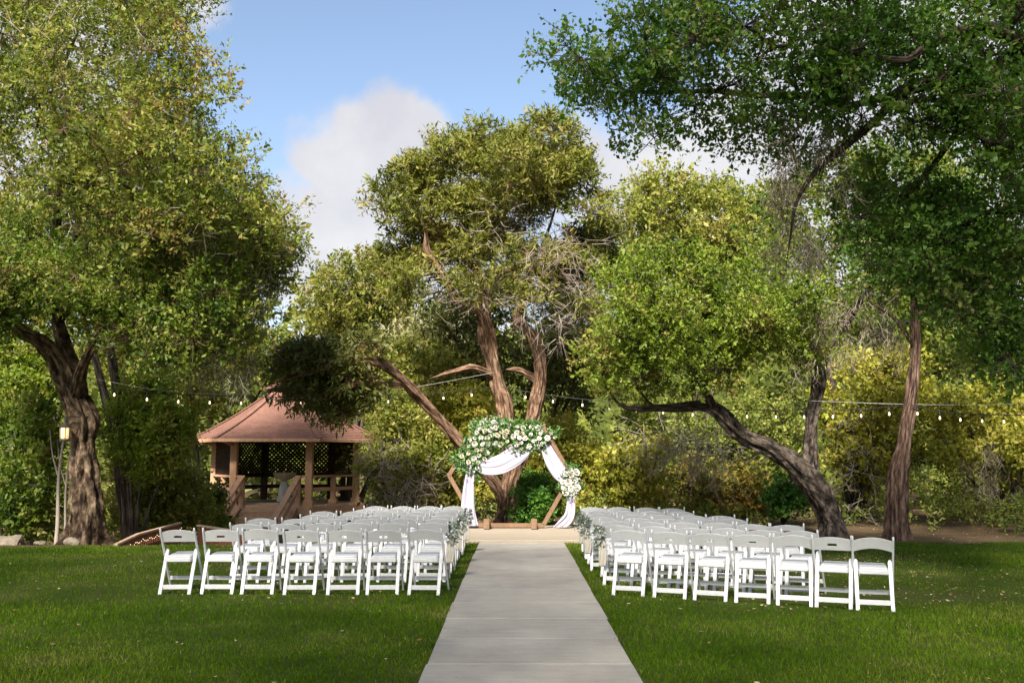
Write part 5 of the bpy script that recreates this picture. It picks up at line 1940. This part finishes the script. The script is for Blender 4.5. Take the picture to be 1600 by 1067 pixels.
def cable(label, ctrl):
    pts = np.array([P(*c) for c in ctrl])
    sp = smooth_poly([(*p, .0035) for p in pts], 10)
    V, F, T = tube_arrays(sp[:, :3] - pts[0], sp[:, 3], 5)
    g = Geo()
    g.add(V, F, T)
    tag(link('support_cable', g.mesh('support_cable', 'steel'), loc=tuple(pts[0])), label, 'cable')


cable('bare steel cable sagging from the live oak to the juniper above the festoon', [(148, 592, 18.9), (262, 611, 19.8), (400, 617, 21), (540, 616, 22.2), (640, 606, 22.9), (772, 582, 23.7)])
cable('bare steel cable crossing between the leaning oak and the elm side', [(1265, 626, 20.6), (1400, 631, 20.0), (1540, 632, 20.2), (1700, 626, 20.5)])


# ------------------------------------------------------------------ lantern on the live oak
lt = P(101, 675, 18.55)
lan = empty('lantern', (lt.x, lt.y, lt.z - .17))
tag(lan, 'black lantern with warm lit glass hung from the live oak trunk', 'lantern')
bm = bmesh.new()
lathe(bm, [(.07, 0), (.09, .01), (.09, .03), (.075, .045)], 12)
link('base', bm_mesh('base', bm, 'iron'), parent=lan)
bm = bmesh.new()
lathe(bm, [(.06, .045), (.078, .07), (.082, .24), (.07, .26)], 12)
link('glass', bm_mesh('glass', bm, 'glow', True), parent=lan)
bm = bmesh.new()
lathe(bm, [(.10, .255), (.105, .275), (.06, .315), (.03, .35), (.012, .36)], 12)
link('cap', bm_mesh('cap', bm, 'iron'), parent=lan)
for k in range(6):
    a = k * math.pi / 3
    link('bar', beam_mesh('bar', (math.cos(a) * .085, math.sin(a) * .085, .03), (math.cos(a) * .09, math.sin(a) * .09, .26), .009, .009, 'iron'), parent=lan)
bm = bmesh.new()
add_beam(bm, (0, 0, .35), (.0, 0, .46), .014, .014)
add_beam(bm, (-.02, 0, .455), (.34, .42, .47), .018, .018)
link('bracket', bm_mesh('bracket', bm, 'iron'), parent=lan)


# ------------------------------------------------------------------ rocks
def rock(px, py, d, sx, sy, sz, label, seed):
    p = P(px, py, d)
    bm = bmesh.new()
    bmesh.ops.create_icosphere(bm, subdivisions=3, radius=1)
    r0 = random.Random(seed)
    ks = [(Vector((r0.uniform(-2, 2), r0.uniform(-2, 2), r0.uniform(-2, 2))), r0.uniform(0, 6)) for _ in range(7)]
    for v in bm.verts:
        m = 1 + sum(.09 * math.sin(k.dot(v.co) * 1.6 + f) for k, f in ks)
        v.co = Vector((v.co.x * sx * m, v.co.y * sy * m, max(-.25, v.co.z) * sz * m))
    tag(link('rock', bm_mesh('rock', bm, 'rock', False), loc=(p.x, p.y, tz(p.x, p.y) + .03)), label, 'rock')


rock(12, 845, 19.2, .32, .25, .24, 'large brown rock at the lawn edge outside the live oak', 1)
rock(112, 846, 18.6, .16, .12, .09, 'small pale rock at the foot of the live oak', 2)
rock(60, 850, 18.5, .12, .1, .05, 'flat stone in the dirt strip near the large brown rock', 3)
print('LEAF TRIS', TRI['leaf'])
